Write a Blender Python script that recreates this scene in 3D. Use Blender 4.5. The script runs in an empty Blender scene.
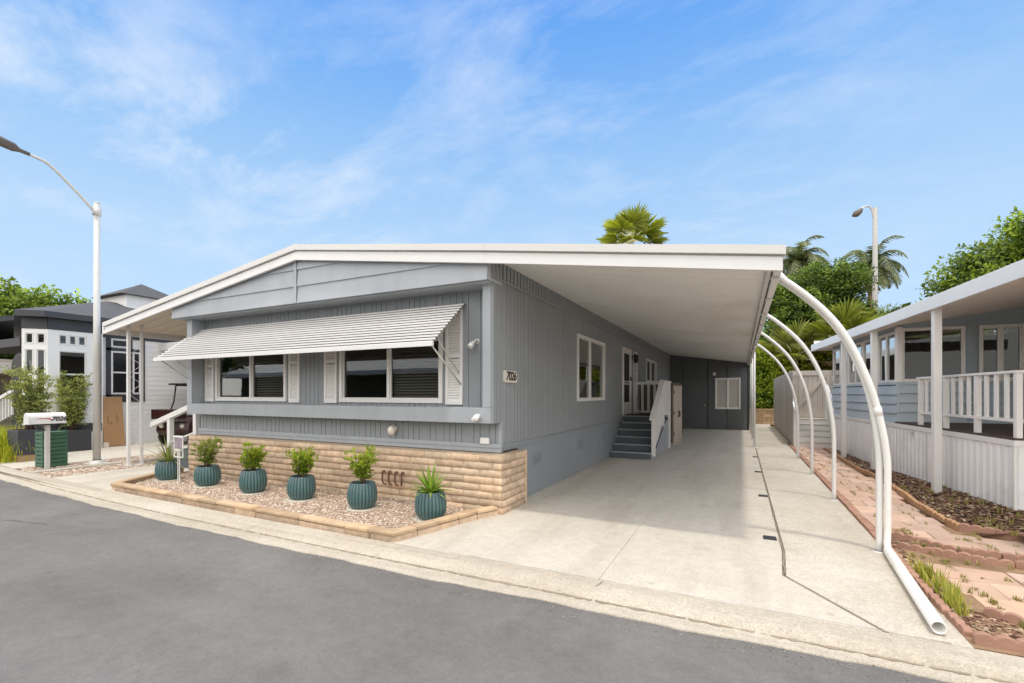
import bpy, bmesh, math, random
from mathutils import Vector, Matrix
R = math.radians
random.seed(7)
scene = bpy.context.scene
col = scene.collection

# ------------------------------------------------------------------ materials
class NT:
    def __init__(s, m):
        s.t = m.node_tree; s.t.nodes.clear()
    def n(s, typ, **kw):
        nd = s.t.nodes.new(typ)
        for k, v in kw.items():
            if k.startswith('i_'):
                key = k[2:]
                key = int(key) if key.isdigit() else key
                nd.inputs[key].default_value = v
            else:
                setattr(nd, k, v)
        return nd
    def l(s, a, b): s.t.links.new(a, b)
    def math(s, op, a, b=None):
        nd = s.n('ShaderNodeMath', operation=op)
        for i, q in enumerate((a, b)):
            if q is None: continue
            if isinstance(q, (int, float)): nd.inputs[i].default_value = q
            else: s.l(q, nd.inputs[i])
        return nd.outputs[0]
    def mixc(s, f, a, b, mode='MIX'):
        nd = s.n('ShaderNodeMix', data_type='RGBA', blend_type=mode)
        for i, q in ((0, f), (6, a), (7, b)):
            if isinstance(q, (int, float)): nd.inputs[i].default_value = q
            elif isinstance(q, tuple): nd.inputs[i].default_value = (*q[:3], 1)
            else: s.l(q, nd.inputs[i])
        return nd.outputs[2]
    def noise(s, vec, scale, detail=5, rough=.6, dist=0):
        nd = s.n('ShaderNodeTexNoise'); nd.inputs['Scale'].default_value = scale
        nd.inputs['Detail'].default_value = detail; nd.inputs['Roughness'].default_value = rough
        nd.inputs['Distortion'].default_value = dist
        s.l(vec, nd.inputs['Vector']); return nd.outputs['Fac']
    def ramp(s, f, a, b, lo=0, hi=1):
        nd = s.n('ShaderNodeMapRange'); nd.inputs[1].default_value = a; nd.inputs[2].default_value = b
        nd.inputs[3].default_value = lo; nd.inputs[4].default_value = hi
        s.l(f, nd.inputs[0]); return nd.outputs[0]

def mat(name, c, rough=.6, var=.07, vscale=2.0, bump=0, bscale=50, metal=0, attr=False,
        stain=None, stain_scale=.6, stain_rng=(.5, .75), speck=0, speck_scale=160, spec=.5, stretch=None):
    m = bpy.data.materials.new(name); m.use_nodes = True; t = NT(m)
    out = t.n('ShaderNodeOutputMaterial'); p = t.n('ShaderNodeBsdfPrincipled')
    t.l(p.outputs[0], out.inputs[0])
    tc = t.n('ShaderNodeTexCoord'); v = tc.outputs['Object']
    if stretch:
        mp = t.n('ShaderNodeMapping'); mp.inputs['Scale'].default_value = stretch; t.l(v, mp.inputs[0]); v = mp.outputs[0]
    base = (c[0], c[1], c[2])
    if attr:
        at = t.n('ShaderNodeAttribute', attribute_name='Col')
        base = t.mixc(1.0, base, at.outputs['Color'], 'MULTIPLY')
    f = t.ramp(t.noise(v, vscale), .3, .7, 1 - var, 1 + var)
    cmb = t.n('ShaderNodeCombineColor'); [t.l(f, cmb.inputs[i]) for i in range(3)]
    base = t.mixc(1.0, base, cmb.outputs[0], 'MULTIPLY')
    if stain:
        sf = t.ramp(t.noise(v, stain_scale, 6, .62, .4), stain_rng[0], stain_rng[1], 0, 1)
        base = t.mixc(sf, base, stain)
    if speck:
        sp = t.ramp(t.noise(v, speck_scale, 2, .5), .3, .7, 1 - speck, 1 + speck)
        c2 = t.n('ShaderNodeCombineColor'); [t.l(sp, c2.inputs[i]) for i in range(3)]
        base = t.mixc(1.0, base, c2.outputs[0], 'MULTIPLY')
    if isinstance(base, tuple): p.inputs['Base Color'].default_value = (*base, 1)
    else: t.l(base, p.inputs['Base Color'])
    rr = t.ramp(t.noise(v, vscale * 3), .3, .7, max(0, rough - .06), min(1, rough + .06))
    t.l(rr, p.inputs['Roughness'])
    p.inputs['Metallic'].default_value = metal
    p.inputs['Specular IOR Level'].default_value = spec
    if bump:
        b = t.n('ShaderNodeBump'); b.inputs['Strength'].default_value = bump; b.inputs['Distance'].default_value = .01
        t.l(t.noise(v, bscale, 4, .65), b.inputs['Height']); t.l(b.outputs[0], p.inputs['Normal'])
    return m

def leaf_mat(name, trans=.35, rough=.45):
    m = bpy.data.materials.new(name); m.use_nodes = True; t = NT(m)
    out = t.n('ShaderNodeOutputMaterial'); at = t.n('ShaderNodeAttribute', attribute_name='Col')
    p = t.n('ShaderNodeBsdfPrincipled'); p.inputs['Roughness'].default_value = rough; p.inputs['Specular IOR Level'].default_value = .35
    tr = t.n('ShaderNodeBsdfTranslucent'); mx = t.n('ShaderNodeMixShader'); mx.inputs[0].default_value = trans
    t.l(at.outputs['Color'], p.inputs['Base Color'])
    c2 = t.mixc(1.0, at.outputs['Color'], (1.25, 1.2, .5), 'MULTIPLY')
    t.l(c2, tr.inputs[0]); t.l(p.outputs[0], mx.inputs[1]); t.l(tr.outputs[0], mx.inputs[2]); t.l(mx.outputs[0], out.inputs[0])
    return m

def glass_mat(name, tint=.75, refl=1.0):
    m = bpy.data.materials.new(name); m.use_nodes = True; t = NT(m)
    out = t.n('ShaderNodeOutputMaterial')
    tr = t.n('ShaderNodeBsdfTransparent'); tr.inputs[0].default_value = (tint, tint, tint * .97, 1)
    gl = t.n('ShaderNodeBsdfGlossy'); gl.inputs['Roughness'].default_value = .015; gl.inputs[0].default_value = (.9, .92, .92, 1)
    fr = t.n('ShaderNodeFresnel'); fr.inputs[0].default_value = 1.6
    tc = t.n('ShaderNodeTexCoord'); b = t.n('ShaderNodeBump'); b.inputs['Strength'].default_value = .03; b.inputs['Distance'].default_value = .02
    t.l(t.noise(tc.outputs['Object'], 2.2, 1), b.inputs['Height']); t.l(b.outputs[0], gl.inputs['Normal'])
    f = t.math('MULTIPLY', fr.outputs[0], refl); f = t.math('MINIMUM', f, 1.0)
    mx = t.n('ShaderNodeMixShader'); t.l(f, mx.inputs[0]); t.l(tr.outputs[0], mx.inputs[1]); t.l(gl.outputs[0], mx.inputs[2])
    t.l(mx.outputs[0], out.inputs[0]); return m

M = {}
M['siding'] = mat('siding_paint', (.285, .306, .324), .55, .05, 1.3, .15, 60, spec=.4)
M['trim_gray'] = mat('gray_trim_paint', (.375, .405, .435), .5, .06, 1.1, .15, 40, spec=.4, stain=(.34, .365, .385), stain_scale=1.6, stretch=(2, 2, .6))
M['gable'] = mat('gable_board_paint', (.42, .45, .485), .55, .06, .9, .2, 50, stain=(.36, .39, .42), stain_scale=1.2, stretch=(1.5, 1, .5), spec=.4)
M['skirt_gray'] = mat('skirting_paint', (.27, .295, .32), .6, .05, 1.0, .1, 40, stain=(.25, .27, .29), stain_scale=.8)
M['white'] = mat('white_paint', (.80, .79, .77), .45, .03, 1.2, .05, 60)
M['white_metal'] = mat('white_enamel_metal', (.745, .74, .73), .36, .03, .8, stain=(.72, .705, .68), stain_scale=1.0, stain_rng=(.52, .8), stretch=(2.2, 2.2, .7))
M['fascia_cap'] = mat('fascia_cap_metal', (.66, .65, .63), .4, .03, .7)
M['ceiling'] = mat('carport_ceiling_pan', (.88, .87, .85), .5, .03, .6, stain=(.74, .70, .63), stain_scale=.5)
M['soffit_tan'] = mat('awning_soffit_pan', (.70, .60, .49), .5, .04, .8)
M['frame'] = mat('window_frame_white', (.80, .785, .76), .4, .03, 1.0)
M['slat_shade'] = mat('awning_shade_taupe', (.36, .335, .305), .5, .05, 2)  # recessed awning slat faces coloured darker to stand in for shade under the lips
M['shutter'] = mat('shutter_paint', (.81, .795, .775), .5, .03, 1.2)
M['blind'] = mat('blind_slat', (.60, .59, .54), .5, .04, 2)
M['glass'] = glass_mat('window_glass', .60, 1.7)
M['glass_dark'] = glass_mat('dark_window_glass', .45, .75)
M['black'] = mat('black_paint', (.018, .018, .02), .45, .1, 2)
M['dark_screen'] = mat('dark_screen_mesh', (.012, .012, .012), .7, .1, 4)
M['charcoal'] = mat('charcoal_paint', (.05, .052, .06), .55, .06, 2)
M['brick'] = mat('slump_block', (.63, .48, .345), .92, .2, 9, 1.0, 38, attr=True, spec=.2)
M['mortar'] = mat('mortar', (.50, .39, .285), .95, .12, 9, .6, 70, spec=.1)
def paving(name, base, dark, light, rough, agg, streak, blot):
    """worn concrete or asphalt: broad patches, streaks along the direction of travel, blotches and aggregate"""
    m = bpy.data.materials.new(name); m.use_nodes = True; t = NT(m)
    out = t.n('ShaderNodeOutputMaterial'); p = t.n('ShaderNodeBsdfPrincipled'); t.l(p.outputs[0], out.inputs[0])
    tc = t.n('ShaderNodeTexCoord'); v = tc.outputs['Object']
    def grey(f):
        c = t.n('ShaderNodeCombineColor'); [t.l(f, c.inputs[i]) for i in range(3)]; return c.outputs[0]
    c = t.mixc(t.ramp(t.noise(v, .55, 6, .6, .6), .42, .72), base, light)
    mp = t.n('ShaderNodeMapping'); mp.inputs['Scale'].default_value = streak; t.l(v, mp.inputs[0])
    c = t.mixc(t.math('MULTIPLY', t.ramp(t.noise(mp.outputs[0], 1, 6, .62, .3), .48, .75), .55), c, dark)
    c = t.mixc(t.math('MULTIPLY', t.ramp(t.noise(v, blot, 4, .7, .2), .60, .74), .5), c, dark)
    c = t.mixc(1.0, c, grey(t.ramp(t.noise(v, 9, 5, .7), .3, .7, .91, 1.09)), 'MULTIPLY')
    c = t.mixc(1.0, c, grey(t.ramp(t.noise(v, 38, 4, .75), .3, .7, .90, 1.10)), 'MULTIPLY')
    sp = t.noise(v, agg, 2, .6); c = t.mixc(1.0, c, grey(t.ramp(sp, .3, .7, .82, 1.18)), 'MULTIPLY')
    # sparse small dark spots
    vo = t.n('ShaderNodeTexVoronoi'); vo.inputs['Scale'].default_value = 2.3; t.l(v, vo.inputs['Vector'])
    c = t.mixc(t.math('MULTIPLY', t.ramp(vo.outputs['Distance'], .03, .075, 1, 0), .45), c, dark)
    t.l(c, p.inputs['Base Color']); p.inputs['Roughness'].default_value = rough; p.inputs['Specular IOR Level'].default_value = .25
    b = t.n('ShaderNodeBump'); b.inputs['Strength'].default_value = .35; b.inputs['Distance'].default_value = .008; t.l(sp, b.inputs['Height']); t.l(b.outputs[0], p.inputs['Normal'])
    return m
M['concrete'] = paving('driveway_concrete', (.54, .50, .43), (.35, .31, .25), (.60, .56, .49), .85, 120, (1.6, .28, 1), 1.3)
M['concrete2'] = paving('walkway_concrete', (.53, .485, .41), (.35, .305, .24), (.615, .575, .505), .88, 95, (1.2, .5, 1), 2.1)
M['gutter'] = paving('gutter_concrete', (.47, .42, .345), (.29, .245, .185), (.54, .49, .415), .9, 85, (.22, 7.5, 1), 1.6)
M['crack'] = mat('joint_dirt', (.25, .215, .165), .95, .2, 8)
M['asphalt'] = paving('asphalt', (.158, .152, .147), (.110, .105, .101), (.205, .198, .191), .88, 150, (.10, 1.1, 1), .9)
M['gutdirt'] = mat('gutter_silt', (.30, .25, .185), .95, .25, 6, spec=.1)
M['tar'] = mat('tar_patch', (.07, .068, .068), .8, .1, 2, .3, 120, spec=.25)
M['dirt'] = mat('dry_ground', (.25, .19, .13), .95, .2, 1.5, .6, 30, stain=(.12, .14, .05), stain_scale=.3, spec=.1)
M['gravelbase'] = mat('gravel_base', (.30, .21, .16), .95, .2, 20, .6, 60, spec=.1)
M['pebble'] = mat('pebbles', (1, 1, 1), .8, .1, 30, attr=True, spec=.25)
M['mulchbase'] = mat('mulch_soil', (.085, .048, .032), .95, .25, 9, .8, 40, spec=.1)
M['sandy'] = mat('sandy_soil', (.30, .20, .125), .95, .2, 5, .6, 50, stain=(.13, .08, .05), stain_scale=2.5, spec=.1)
M['chip'] = mat('bark_chips', (1, 1, 1), .9, .15, 25, attr=True, spec=.1)
M['paver'] = mat('pink_paver', (.56, .40, .315), .92, .12, 3.5, .4, 70, attr=True, stain=(.52, .40, .25), stain_scale=.7,
                 stain_rng=(.55, .85), spec=.15)
M['edger'] = mat('terracotta_edging', (.40, .235, .175), .92, .16, 6, .5, 60, stain=(.27, .16, .115), stain_scale=5, spec=.15)
M['edgertan'] = mat('weathered_edging', (.46, .28, .16), .92, .16, 6, .5, 60, stain=(.36, .18, .12), stain_scale=3, spec=.15)
M['capstone'] = mat('planter_capstone', (.56, .41, .27), .92, .14, 5, .6, 50, attr=True, stain=(.38, .24, .15), stain_scale=2.2, spec=.15)
M['leaf'] = leaf_mat('leaves')
M['leafd'] = leaf_mat('leaves_dense', .22, .5)
M['bark'] = mat('bark', (.17, .12, .085), .95, .25, 8, .9, 20, spec=.1, stretch=(1, 1, .3))
M['palmbark'] = mat('palm_bark', (.26, .19, .13), .95, .25, 5, .9, 14, spec=.1, stretch=(1, 1, 3))
M['soil'] = mat('potting_soil', (.05, .035, .025), .95, .2, 20, .8, 60, spec=.1)
M['step_gray'] = mat('step_paint', (.095, .115, .135), .55, .06, 3)
M['nosing'] = mat('step_nosing', (.34, .36, .37), .45, .05, 3)
M['cab_tan'] = mat('resin_tan', (.56, .48, .40), .5, .04, 1.5)
M['cab_dark'] = mat('resin_brown', (.13, .10, .08), .5, .05, 1.5)
M['rubber'] = mat('black_rubber', (.012, .012, .012), .85, .15, 30, .6, 200, spec=.2)
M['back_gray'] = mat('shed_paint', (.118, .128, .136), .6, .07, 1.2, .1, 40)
M['galv'] = mat('galvanised_steel', (.60, .59, .56), .5, .06, 3, metal=.1)
M['lamp_brown'] = mat('luminaire_brown', (.12, .095, .075), .5, .08, 4)
M['lens'] = mat('lamp_lens', (.62, .60, .52), .2, .03, 4)
M['red'] = mat('red_paint', (.5, .03, .025), .4, .05, 4)
M['green'] = mat('green_slats', (.05, .135, .08), .5, .12, 4)
M['card'] = mat('cardboard', (.40, .235, .115), .85, .05, 3, .1, 30, stain=(.36, .2, .1), stain_scale=2)
M['black_gloss'] = mat('glossy_black', (.012, .012, .013), .2, .1, 4)
M['maroon'] = mat('dark_maroon', (.035, .010, .010), .25, .1, 4)
M['pagrey'] = mat('fence_boards', (.52, .475, .425), .8, .10, 2, .25, 30, attr=True, stretch=(1, 1, .2), spec=.25)
M['porchdeck'] = mat('porch_deck_boards', (.075, .05, .038), .7, .15, 4, .2, 30)
M['lightblue'] = mat('light_blue_siding', (.47, .545, .60), .55, .04, 1.0, .1, 40)
M['bluegray'] = mat('blue_gray_wall', (.33, .39, .44), .6, .05, 1.0)
M['skirt_white'] = mat('corrugated_skirt_paint', (.84, .84, .845), .45, .04, .9, stain=(.62, .62, .61), stain_scale=.7, stain_rng=(.55, .8))
M['eave_tan'] = mat('porch_ceiling', (.82, .76, .70), .55, .03, .7)
M['curtain'] = mat('curtain_cloth', (.075, .055, .04), .9, .15, 1.2, stretch=(4, 4, .3))
M['nwhite'] = mat('white_lap_siding', (.90, .885, .855), .55, .04, .9)
M['shingle'] = mat('gray_shingles', (.085, .085, .092), .9, .16, 6, .5, 25, stretch=(1, 1, 3))
M['stoneblock'] = mat('tan_block', (.40, .27, .15), .92, .15, 3, .5, 40, attr=True)
M['brownslope'] = mat('bare_slope', (.16, .10, .065), .95, .3, 2.5, .9, 12)
M['wood_pole'] = mat('weathered_pole', (.40, .39, .37), .9, .1, 2, .3, 20, stretch=(1, 1, .1))
M['carpet'] = mat('dark_carpet', (.05, .045, .04), .95, .1, 4)
M['roofmetal'] = mat('white_roof_metal', (.75, .74, .72), .4, .04, .6)
M['rust'] = mat('rusty_pipe', (.16, .075, .05), .8, .2, 12)
M['pvc'] = mat('pvc_pipe', (.80, .79, .76), .3, .03, 2, stain=(.66, .64, .6), stain_scale=2, stain_rng=(.6, .8))
M['signink'] = mat('sign_ink', (.02, .017, .015), .6, .1, 8)
M['plaque'] = mat('plaque_cream', (.70, .65, .57), .45, .04, 8)
M['olive_wall'] = mat('olive_stucco', (.085, .09, .07), .9, .3, .8, .2, 60, stain=(.16, .17, .12), stain_scale=.5)
M['beige_wall'] = mat('beige_stucco', (.52, .46, .38), .9, .05, 1, .2, 60)

def pot_mat():
    m = bpy.data.materials.new('teal_glaze'); m.use_nodes = True; t = NT(m)
    out = t.n('ShaderNodeOutputMaterial'); p = t.n('ShaderNodeBsdfPrincipled'); t.l(p.outputs[0], out.inputs[0])
    at = t.n('ShaderNodeAttribute', attribute_name='Col'); tc = t.n('ShaderNodeTexCoord')
    nz = t.ramp(t.noise(tc.outputs['Object'], 14, 4),   .35, .7, 0, .35)
    c = t.mixc(nz, at.outputs['Color'], (.05, .10, .115))
    t.l(c, p.inputs['Base Color']); p.inputs['Roughness'].default_value = .28
    return m
M['pot'] = pot_mat()

# ------------------------------------------------------------------ mesh builder
def idm(u, v, w): return (u, v, w)
class MB:
    def __init__(s): s.v = []; s.f = []; s.c = []; s.sm = []; s.mi = []
    def add(s, vs, fs, c=(1, 1, 1), smooth=False, mi=0):
        o = len(s.v); s.v += [tuple(q) for q in vs]; s.c += [c] * len(vs)
        for f in fs: s.f.append(tuple(o + i for i in f)); s.sm.append(smooth); s.mi.append(mi)
    def box(s, x0, x1, y0, y1, z0, z1, m=idm, c=(1, 1, 1), mi=0):
        vs = [m(x, y, z) for z in (z0, z1) for y in (y0, y1) for x in (x0, x1)]
        s.add(vs, [(0, 2, 3, 1), (4, 5, 7, 6), (0, 1, 5, 4), (2, 6, 7, 3), (0, 4, 6, 2), (1, 3, 7, 5)], c, mi=mi)
    def obox(s, cx, cy, z0, z1, lx, ly, ang, c=(1, 1, 1), mi=0, tilt=0):
        ca, sa = math.cos(ang), math.sin(ang)
        def m(x, y, z): return (cx + x * ca - y * sa, cy + x * sa + y * ca, z + x * tilt)
        s.box(-lx / 2, lx / 2, -ly / 2, ly / 2, z0, z1, m, c, mi)
    def prism(s, poly, d0, d1, m=idm, c=(1, 1, 1), mi=0):
        n = len(poly); vs = [m(p[0], p[1], d0) for p in poly] + [m(p[0], p[1], d1) for p in poly]
        fs = [tuple(range(n - 1, -1, -1)), tuple(range(n, 2 * n))] + [(i, (i + 1) % n, n + (i + 1) % n, n + i) for i in range(n)]
        s.add(vs, fs, c, mi=mi)
    def tube(s, pts, r, n=10, c=(1, 1, 1), cap=True, mi=0, hollow=None):
        pts = [Vector(p) for p in pts]; rs = r if isinstance(r, (list, tuple)) else [r] * len(pts)
        vs = []; prev = None
        for i, p in enumerate(pts):
            d = (pts[min(i + 1, len(pts) - 1)] - pts[max(i - 1, 0)]).normalized()
            if prev is None:
                a = Vector((0, 0, 1)) if abs(d.z) < .9 else Vector((1, 0, 0))
                u = d.cross(a).normalized()
            else:
                u = (prev - d * prev.dot(d)).normalized()
            prev = u; w = d.cross(u)
            for k in range(n):
                t = 2 * math.pi * k / n
                vs.append(p + (u * math.cos(t) + w * math.sin(t)) * rs[i])
        fs = [(i * n + k, i * n + (k + 1) % n, (i + 1) * n + (k + 1) % n, (i + 1) * n + k) for i in range(len(pts) - 1) for k in range(n)]
        s.add(vs, fs, c, True, mi)
        if cap:
            o = len(s.v) - len(vs)
            s.f.append(tuple(o + k for k in range(n - 1, -1, -1))); s.sm.append(False); s.mi.append(mi)
            s.f.append(tuple(o + (len(pts) - 1) * n + k for k in range(n))); s.sm.append(False); s.mi.append(mi)
    def lathe(s, prof, cen=(0, 0, 0), n=24, c=(1, 1, 1), flute=None, cf=None, mi=0):
        vs = []; o = len(s.v)
        for (r, z) in prof:
            for k in range(n):
                t = 2 * math.pi * k / n
                rr = r * (flute(t, z) if flute else 1)
                vs.append((cen[0] + rr * math.cos(t), cen[1] + rr * math.sin(t), cen[2] + z))
        fs = [(i * n + k, i * n + (k + 1) % n, (i + 1) * n + (k + 1) % n, (i + 1) * n + k) for i in range(len(prof) - 1) for k in range(n)]
        s.add(vs, fs, c, True, mi)
        if cf:
            j = o
            for (r, z) in prof:
                for k in range(n): s.c[j] = cf(2 * math.pi * k / n, z); j += 1
    def sphere(s, cen, r, n=10, c=(1, 1, 1), sz=1, mi=0):
        prof = [(r * math.sin(math.pi * i / n) + 1e-4, -r * sz * math.cos(math.pi * i / n)) for i in range(n + 1)]
        s.lathe(prof, cen, n * 2, c, mi=mi)
    def build(s, name, m, parent=None, loc=None, local=False, bevel=0, seg=2, recalc=False, kind=None):
        me = bpy.data.meshes.new(name)
        off = Vector((0, 0, 0))
        if parent is not None and not local:
            pp = parent
            while pp is not None: off += pp.location; pp = pp.parent
        elif loc is not None and not local: off = Vector(loc)
        vs = [(x - off.x, y - off.y, z - off.z) for x, y, z in s.v]
        me.from_pydata(vs, [], s.f)
        ms = m if isinstance(m, (list, tuple)) else [m]
        for q in ms: me.materials.append(q)
        me.polygons.foreach_set('use_smooth', s.sm)
        if len(ms) > 1: me.polygons.foreach_set('material_index', s.mi)
        ca = me.color_attributes.new('Col', 'FLOAT_COLOR', 'POINT')
        fl = []
        for q in s.c: fl += (q[0], q[1], q[2], 1)
        ca.data.foreach_set('color', fl)
        me.validate(); me.update()
        if recalc:
            bm = bmesh.new(); bm.from_mesh(me); bmesh.ops.recalc_face_normals(bm, faces=bm.faces); bm.to_mesh(me); bm.free()
        o = bpy.data.objects.new(name, me); col.objects.link(o)
        if parent is not None: o.parent = parent
        if loc is not None and parent is None: o.location = loc
        if bevel:
            b = o.modifiers.new('bevel', 'BEVEL'); b.width = bevel; b.segments = seg; b.limit_method = 'ANGLE'; b.angle_limit = R(40)
        if kind: o['kind'] = kind
        return o

def tag(o, label, cat, group=None):
    o['label'] = label; o['category'] = cat
    if group: o['group'] = group
    return o
def thing(name, label, cat, loc=(0, 0, 0), rz=0, group=None):
    o = bpy.data.objects.new(name, None); col.objects.link(o); o.empty_display_size = .2
    o.location = loc; o.rotation_euler = (0, 0, rz); return tag(o, label, cat, group)
def copy_tree(o, parent=None):
    c = o.copy(); col.objects.link(c); c.parent = parent
    for ch in list(o.children): copy_tree(ch, c)
    return c

def text_mesh(name, body, size, loc, rot, m, parent, shear=0, extrude=.002, bold=0, space=1.0):
    cu = bpy.data.curves.new('t', 'FONT'); cu.body = body; cu.size = size; cu.extrude = extrude; cu.shear = shear
    cu.align_x = 'CENTER'; cu.align_y = 'CENTER'; cu.offset = bold; cu.space_character = space; cu.resolution_u = 4
    t = bpy.data.objects.new('t', cu); col.objects.link(t)
    dg = bpy.context.evaluated_depsgraph_get(); dg.update()
    me = bpy.data.meshes.new_from_object(t.evaluated_get(dg)); me.name = name
    bpy.data.objects.remove(t); me.materials.clear(); me.materials.append(m)
    o = bpy.data.objects.new(name, me); col.objects.link(o)
    if parent is not None:
        o.parent = parent
        off = Vector((0, 0, 0)); pp = parent
        while pp is not None: off += pp.location; pp = pp.parent
        loc = Vector(loc) - off
    o.location = loc; o.rotation_euler = rot; return o

def inpoly(x, y, P):
    c = False; j = len(P) - 1
    for i in range(len(P)):
        if (P[i][1] > y) != (P[j][1] > y) and x < (P[j][0] - P[i][0]) * (y - P[i][1]) / (P[j][1] - P[i][1]) + P[i][0]: c = not c
        j = i
    return c
def rnd(a, b): return random.uniform(a, b)
def lerp(a, b, t): return tuple(a[i] + (b[i] - a[i]) * t for i in range(3))
def planks(mb, m, u0, u1, vb, vt, openings, pitches, gap, t0, t1, jit=0):
    """vertical boards in a wall map m(u, v, w); openings are cut out"""
    fb = vb if callable(vb) else (lambda u: vb); ft = vt if callable(vt) else (lambda u: vt)
    u = u0; i = 0
    edges = sorted({e for o in openings for e in o[:2]})
    while u < u1 - 1e-4:
        w = pitches[i % len(pitches)]; i += 1
        e = min(u + w, u1)
        cuts = [u] + [q for q in edges if u + .004 < q < e - .004] + [e]
        for a, b in zip(cuts[:-1], cuts[1:]):
            a2 = a + (gap / 2 if a == u else 0); b2 = b - (gap / 2 if b == e else 0)
            if b2 - a2 < .002: continue
            mid = (a + b) / 2
            segs = [(None, None)]; ops = [o for o in openings if o[0] < mid < o[1]]
            lo = []; cur = None
            if not ops: lo = [(None, None)]
            else:
                o = ops[0]; lo = [(None, o[2]), (o[3], None)]
            for p, q in lo:
                z0 = (p, p) if p is not None else (fb(a2), fb(b2)); z1 = (q, q) if q is not None else (ft(a2), ft(b2))
                if z1[0] - z0[0] < .003 and z1[1] - z0[1] < .003: continue
                tt = t1 + (rnd(-jit, jit) if jit else 0)
                vs = [m(a2, z0[0], t0), m(b2, z0[1], t0), m(b2, z1[1], t0), m(a2, z1[0], t0), m(a2, z0[0], tt), m(b2, z0[1], tt), m(b2, z1[1], tt), m(a2, z1[0], tt)]
                g = 1 + rnd(-.04, .04)
                mb.add(vs, [(0, 1, 2, 3), (4, 5, 6, 7), (0, 1, 5, 4), (1, 2, 6, 5), (2, 3, 7, 6), (3, 0, 4, 7)], (g, g, g))
        u = e

# ------------------------------------------------------------------ camera, sky, sun
cam = bpy.data.cameras.new('camera'); co = bpy.data.objects.new('camera', cam); col.objects.link(co)
cam.sensor_width = 36; cam.lens = 464 * 36 / 1024; cam.shift_y = 52 / 1024; cam.clip_start = .05; cam.clip_end = 2000
YAW = math.atan(229 / 464)
co.location = (0, 0, 1.6); co.rotation_euler = (R(90), 0, YAW); scene.camera = co

SUN = Vector((.11, -.175, 1)).normalized()
sl = bpy.data.lights.new('sun', 'SUN'); sl.energy = 1.65; sl.angle = R(3.0); sl.color = (1, .94, .84)
so = bpy.data.objects.new('sun', sl); col.objects.link(so); so.location = (3, -5, 30)
so.rotation_euler = SUN.to_track_quat('Z', 'Y').to_euler()

w = bpy.data.worlds.new('World'); scene.world = w; w.use_nodes = True
t = NT(w); wo = t.n('ShaderNodeOutputWorld'); bg = t.n('ShaderNodeBackground'); t.l(bg.outputs[0], wo.inputs[0])
sky = t.n('ShaderNodeTexSky', sky_type='NISHITA'); sky.sun_disc = False
sky.sun_elevation = math.asin(SUN.z); sky.sun_rotation = math.atan2(SUN.x, SUN.y)
sky.altitude = 50; sky.air_density = 1.0; sky.dust_density = .6; sky.ozone_density = 1.6
tc = t.n('ShaderNodeTexCoord'); sx = t.n('ShaderNodeSeparateXYZ'); t.l(tc.outputs['Generated'], sx.inputs[0])
zz = t.math('ADD', t.math('MAXIMUM', sx.outputs[2], 0.0), .22)
cx = t.n('ShaderNodeCombineXYZ'); t.l(t.math('DIVIDE', sx.outputs[0], zz), cx.inputs[0]); t.l(t.math('DIVIDE', sx.outputs[1], zz), cx.inputs[1])
mp = t.n('ShaderNodeMapping'); mp.inputs['Rotation'].default_value = (0, 0, R(35)); mp.inputs['Scale'].default_value = (1.0, 1.7, 1); t.l(cx.outputs[0], mp.inputs[0])
n1 = t.noise(mp.outputs[0], 1.7, 10, .66, .35)
mp2 = t.n('ShaderNodeMapping'); mp2.inputs['Location'].default_value = (4.3, 1.7, 0); t.l(cx.outputs[0], mp2.inputs[0])
n2 = t.noise(mp2.outputs[0], .55, 3, .5)
# more cirrus on the west (left) side of the sky, a faint veil elsewhere
west = t.ramp(sx.outputs[0], -.86, -.58, 1.35, .42)
cl = t.math('MULTIPLY', t.ramp(n1, .46, .74), t.ramp(n2, .34, .60))
cl = t.math('MULTIPLY', cl, west)
cl = t.math('MINIMUM', t.math('MULTIPLY', cl, 1.15), .9)
hs = t.n('ShaderNodeHueSaturation'); hs.inputs['Saturation'].default_value = 1.12; hs.inputs['Hue'].default_value = .497
t.l(sky.outputs[0], hs.inputs['Color'])
bwv = t.n('ShaderNodeRGBToBW'); t.l(sky.outputs[0], bwv.inputs[0])
SKYK = .15
zc_ = t.math('MAXIMUM', sx.outputs[2], 0.0)
rp = t.n('ShaderNodeValToRGB'); t.l(zc_, rp.inputs[0]); el = rp.color_ramp.elements
el[0].position = 0.0; el[0].color = (.60, .79, 1.0, 1); el[1].position = 1.0; el[1].color = (.08, .30, .85, 1)
for p_, c_ in ((.28, (.52, .74, 1.0, 1)), (.44, (.35, .61, .98, 1)), (.55, (.22, .49, .97, 1)), (.67, (.11, .37, .95, 1))):
    e_ = el.new(p_); e_.color = c_
gain = t.n('ShaderNodeVectorMath', operation='SCALE'); gain.inputs[3].default_value = 1.04 / SKYK; t.l(rp.outputs[0], gain.inputs[0])
c1 = t.mixc(.85, hs.outputs[0], gain.outputs[0])
c1 = t.mixc(cl, c1, (.86 / SKYK, .93 / SKYK, 1.04 / SKYK))
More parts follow.
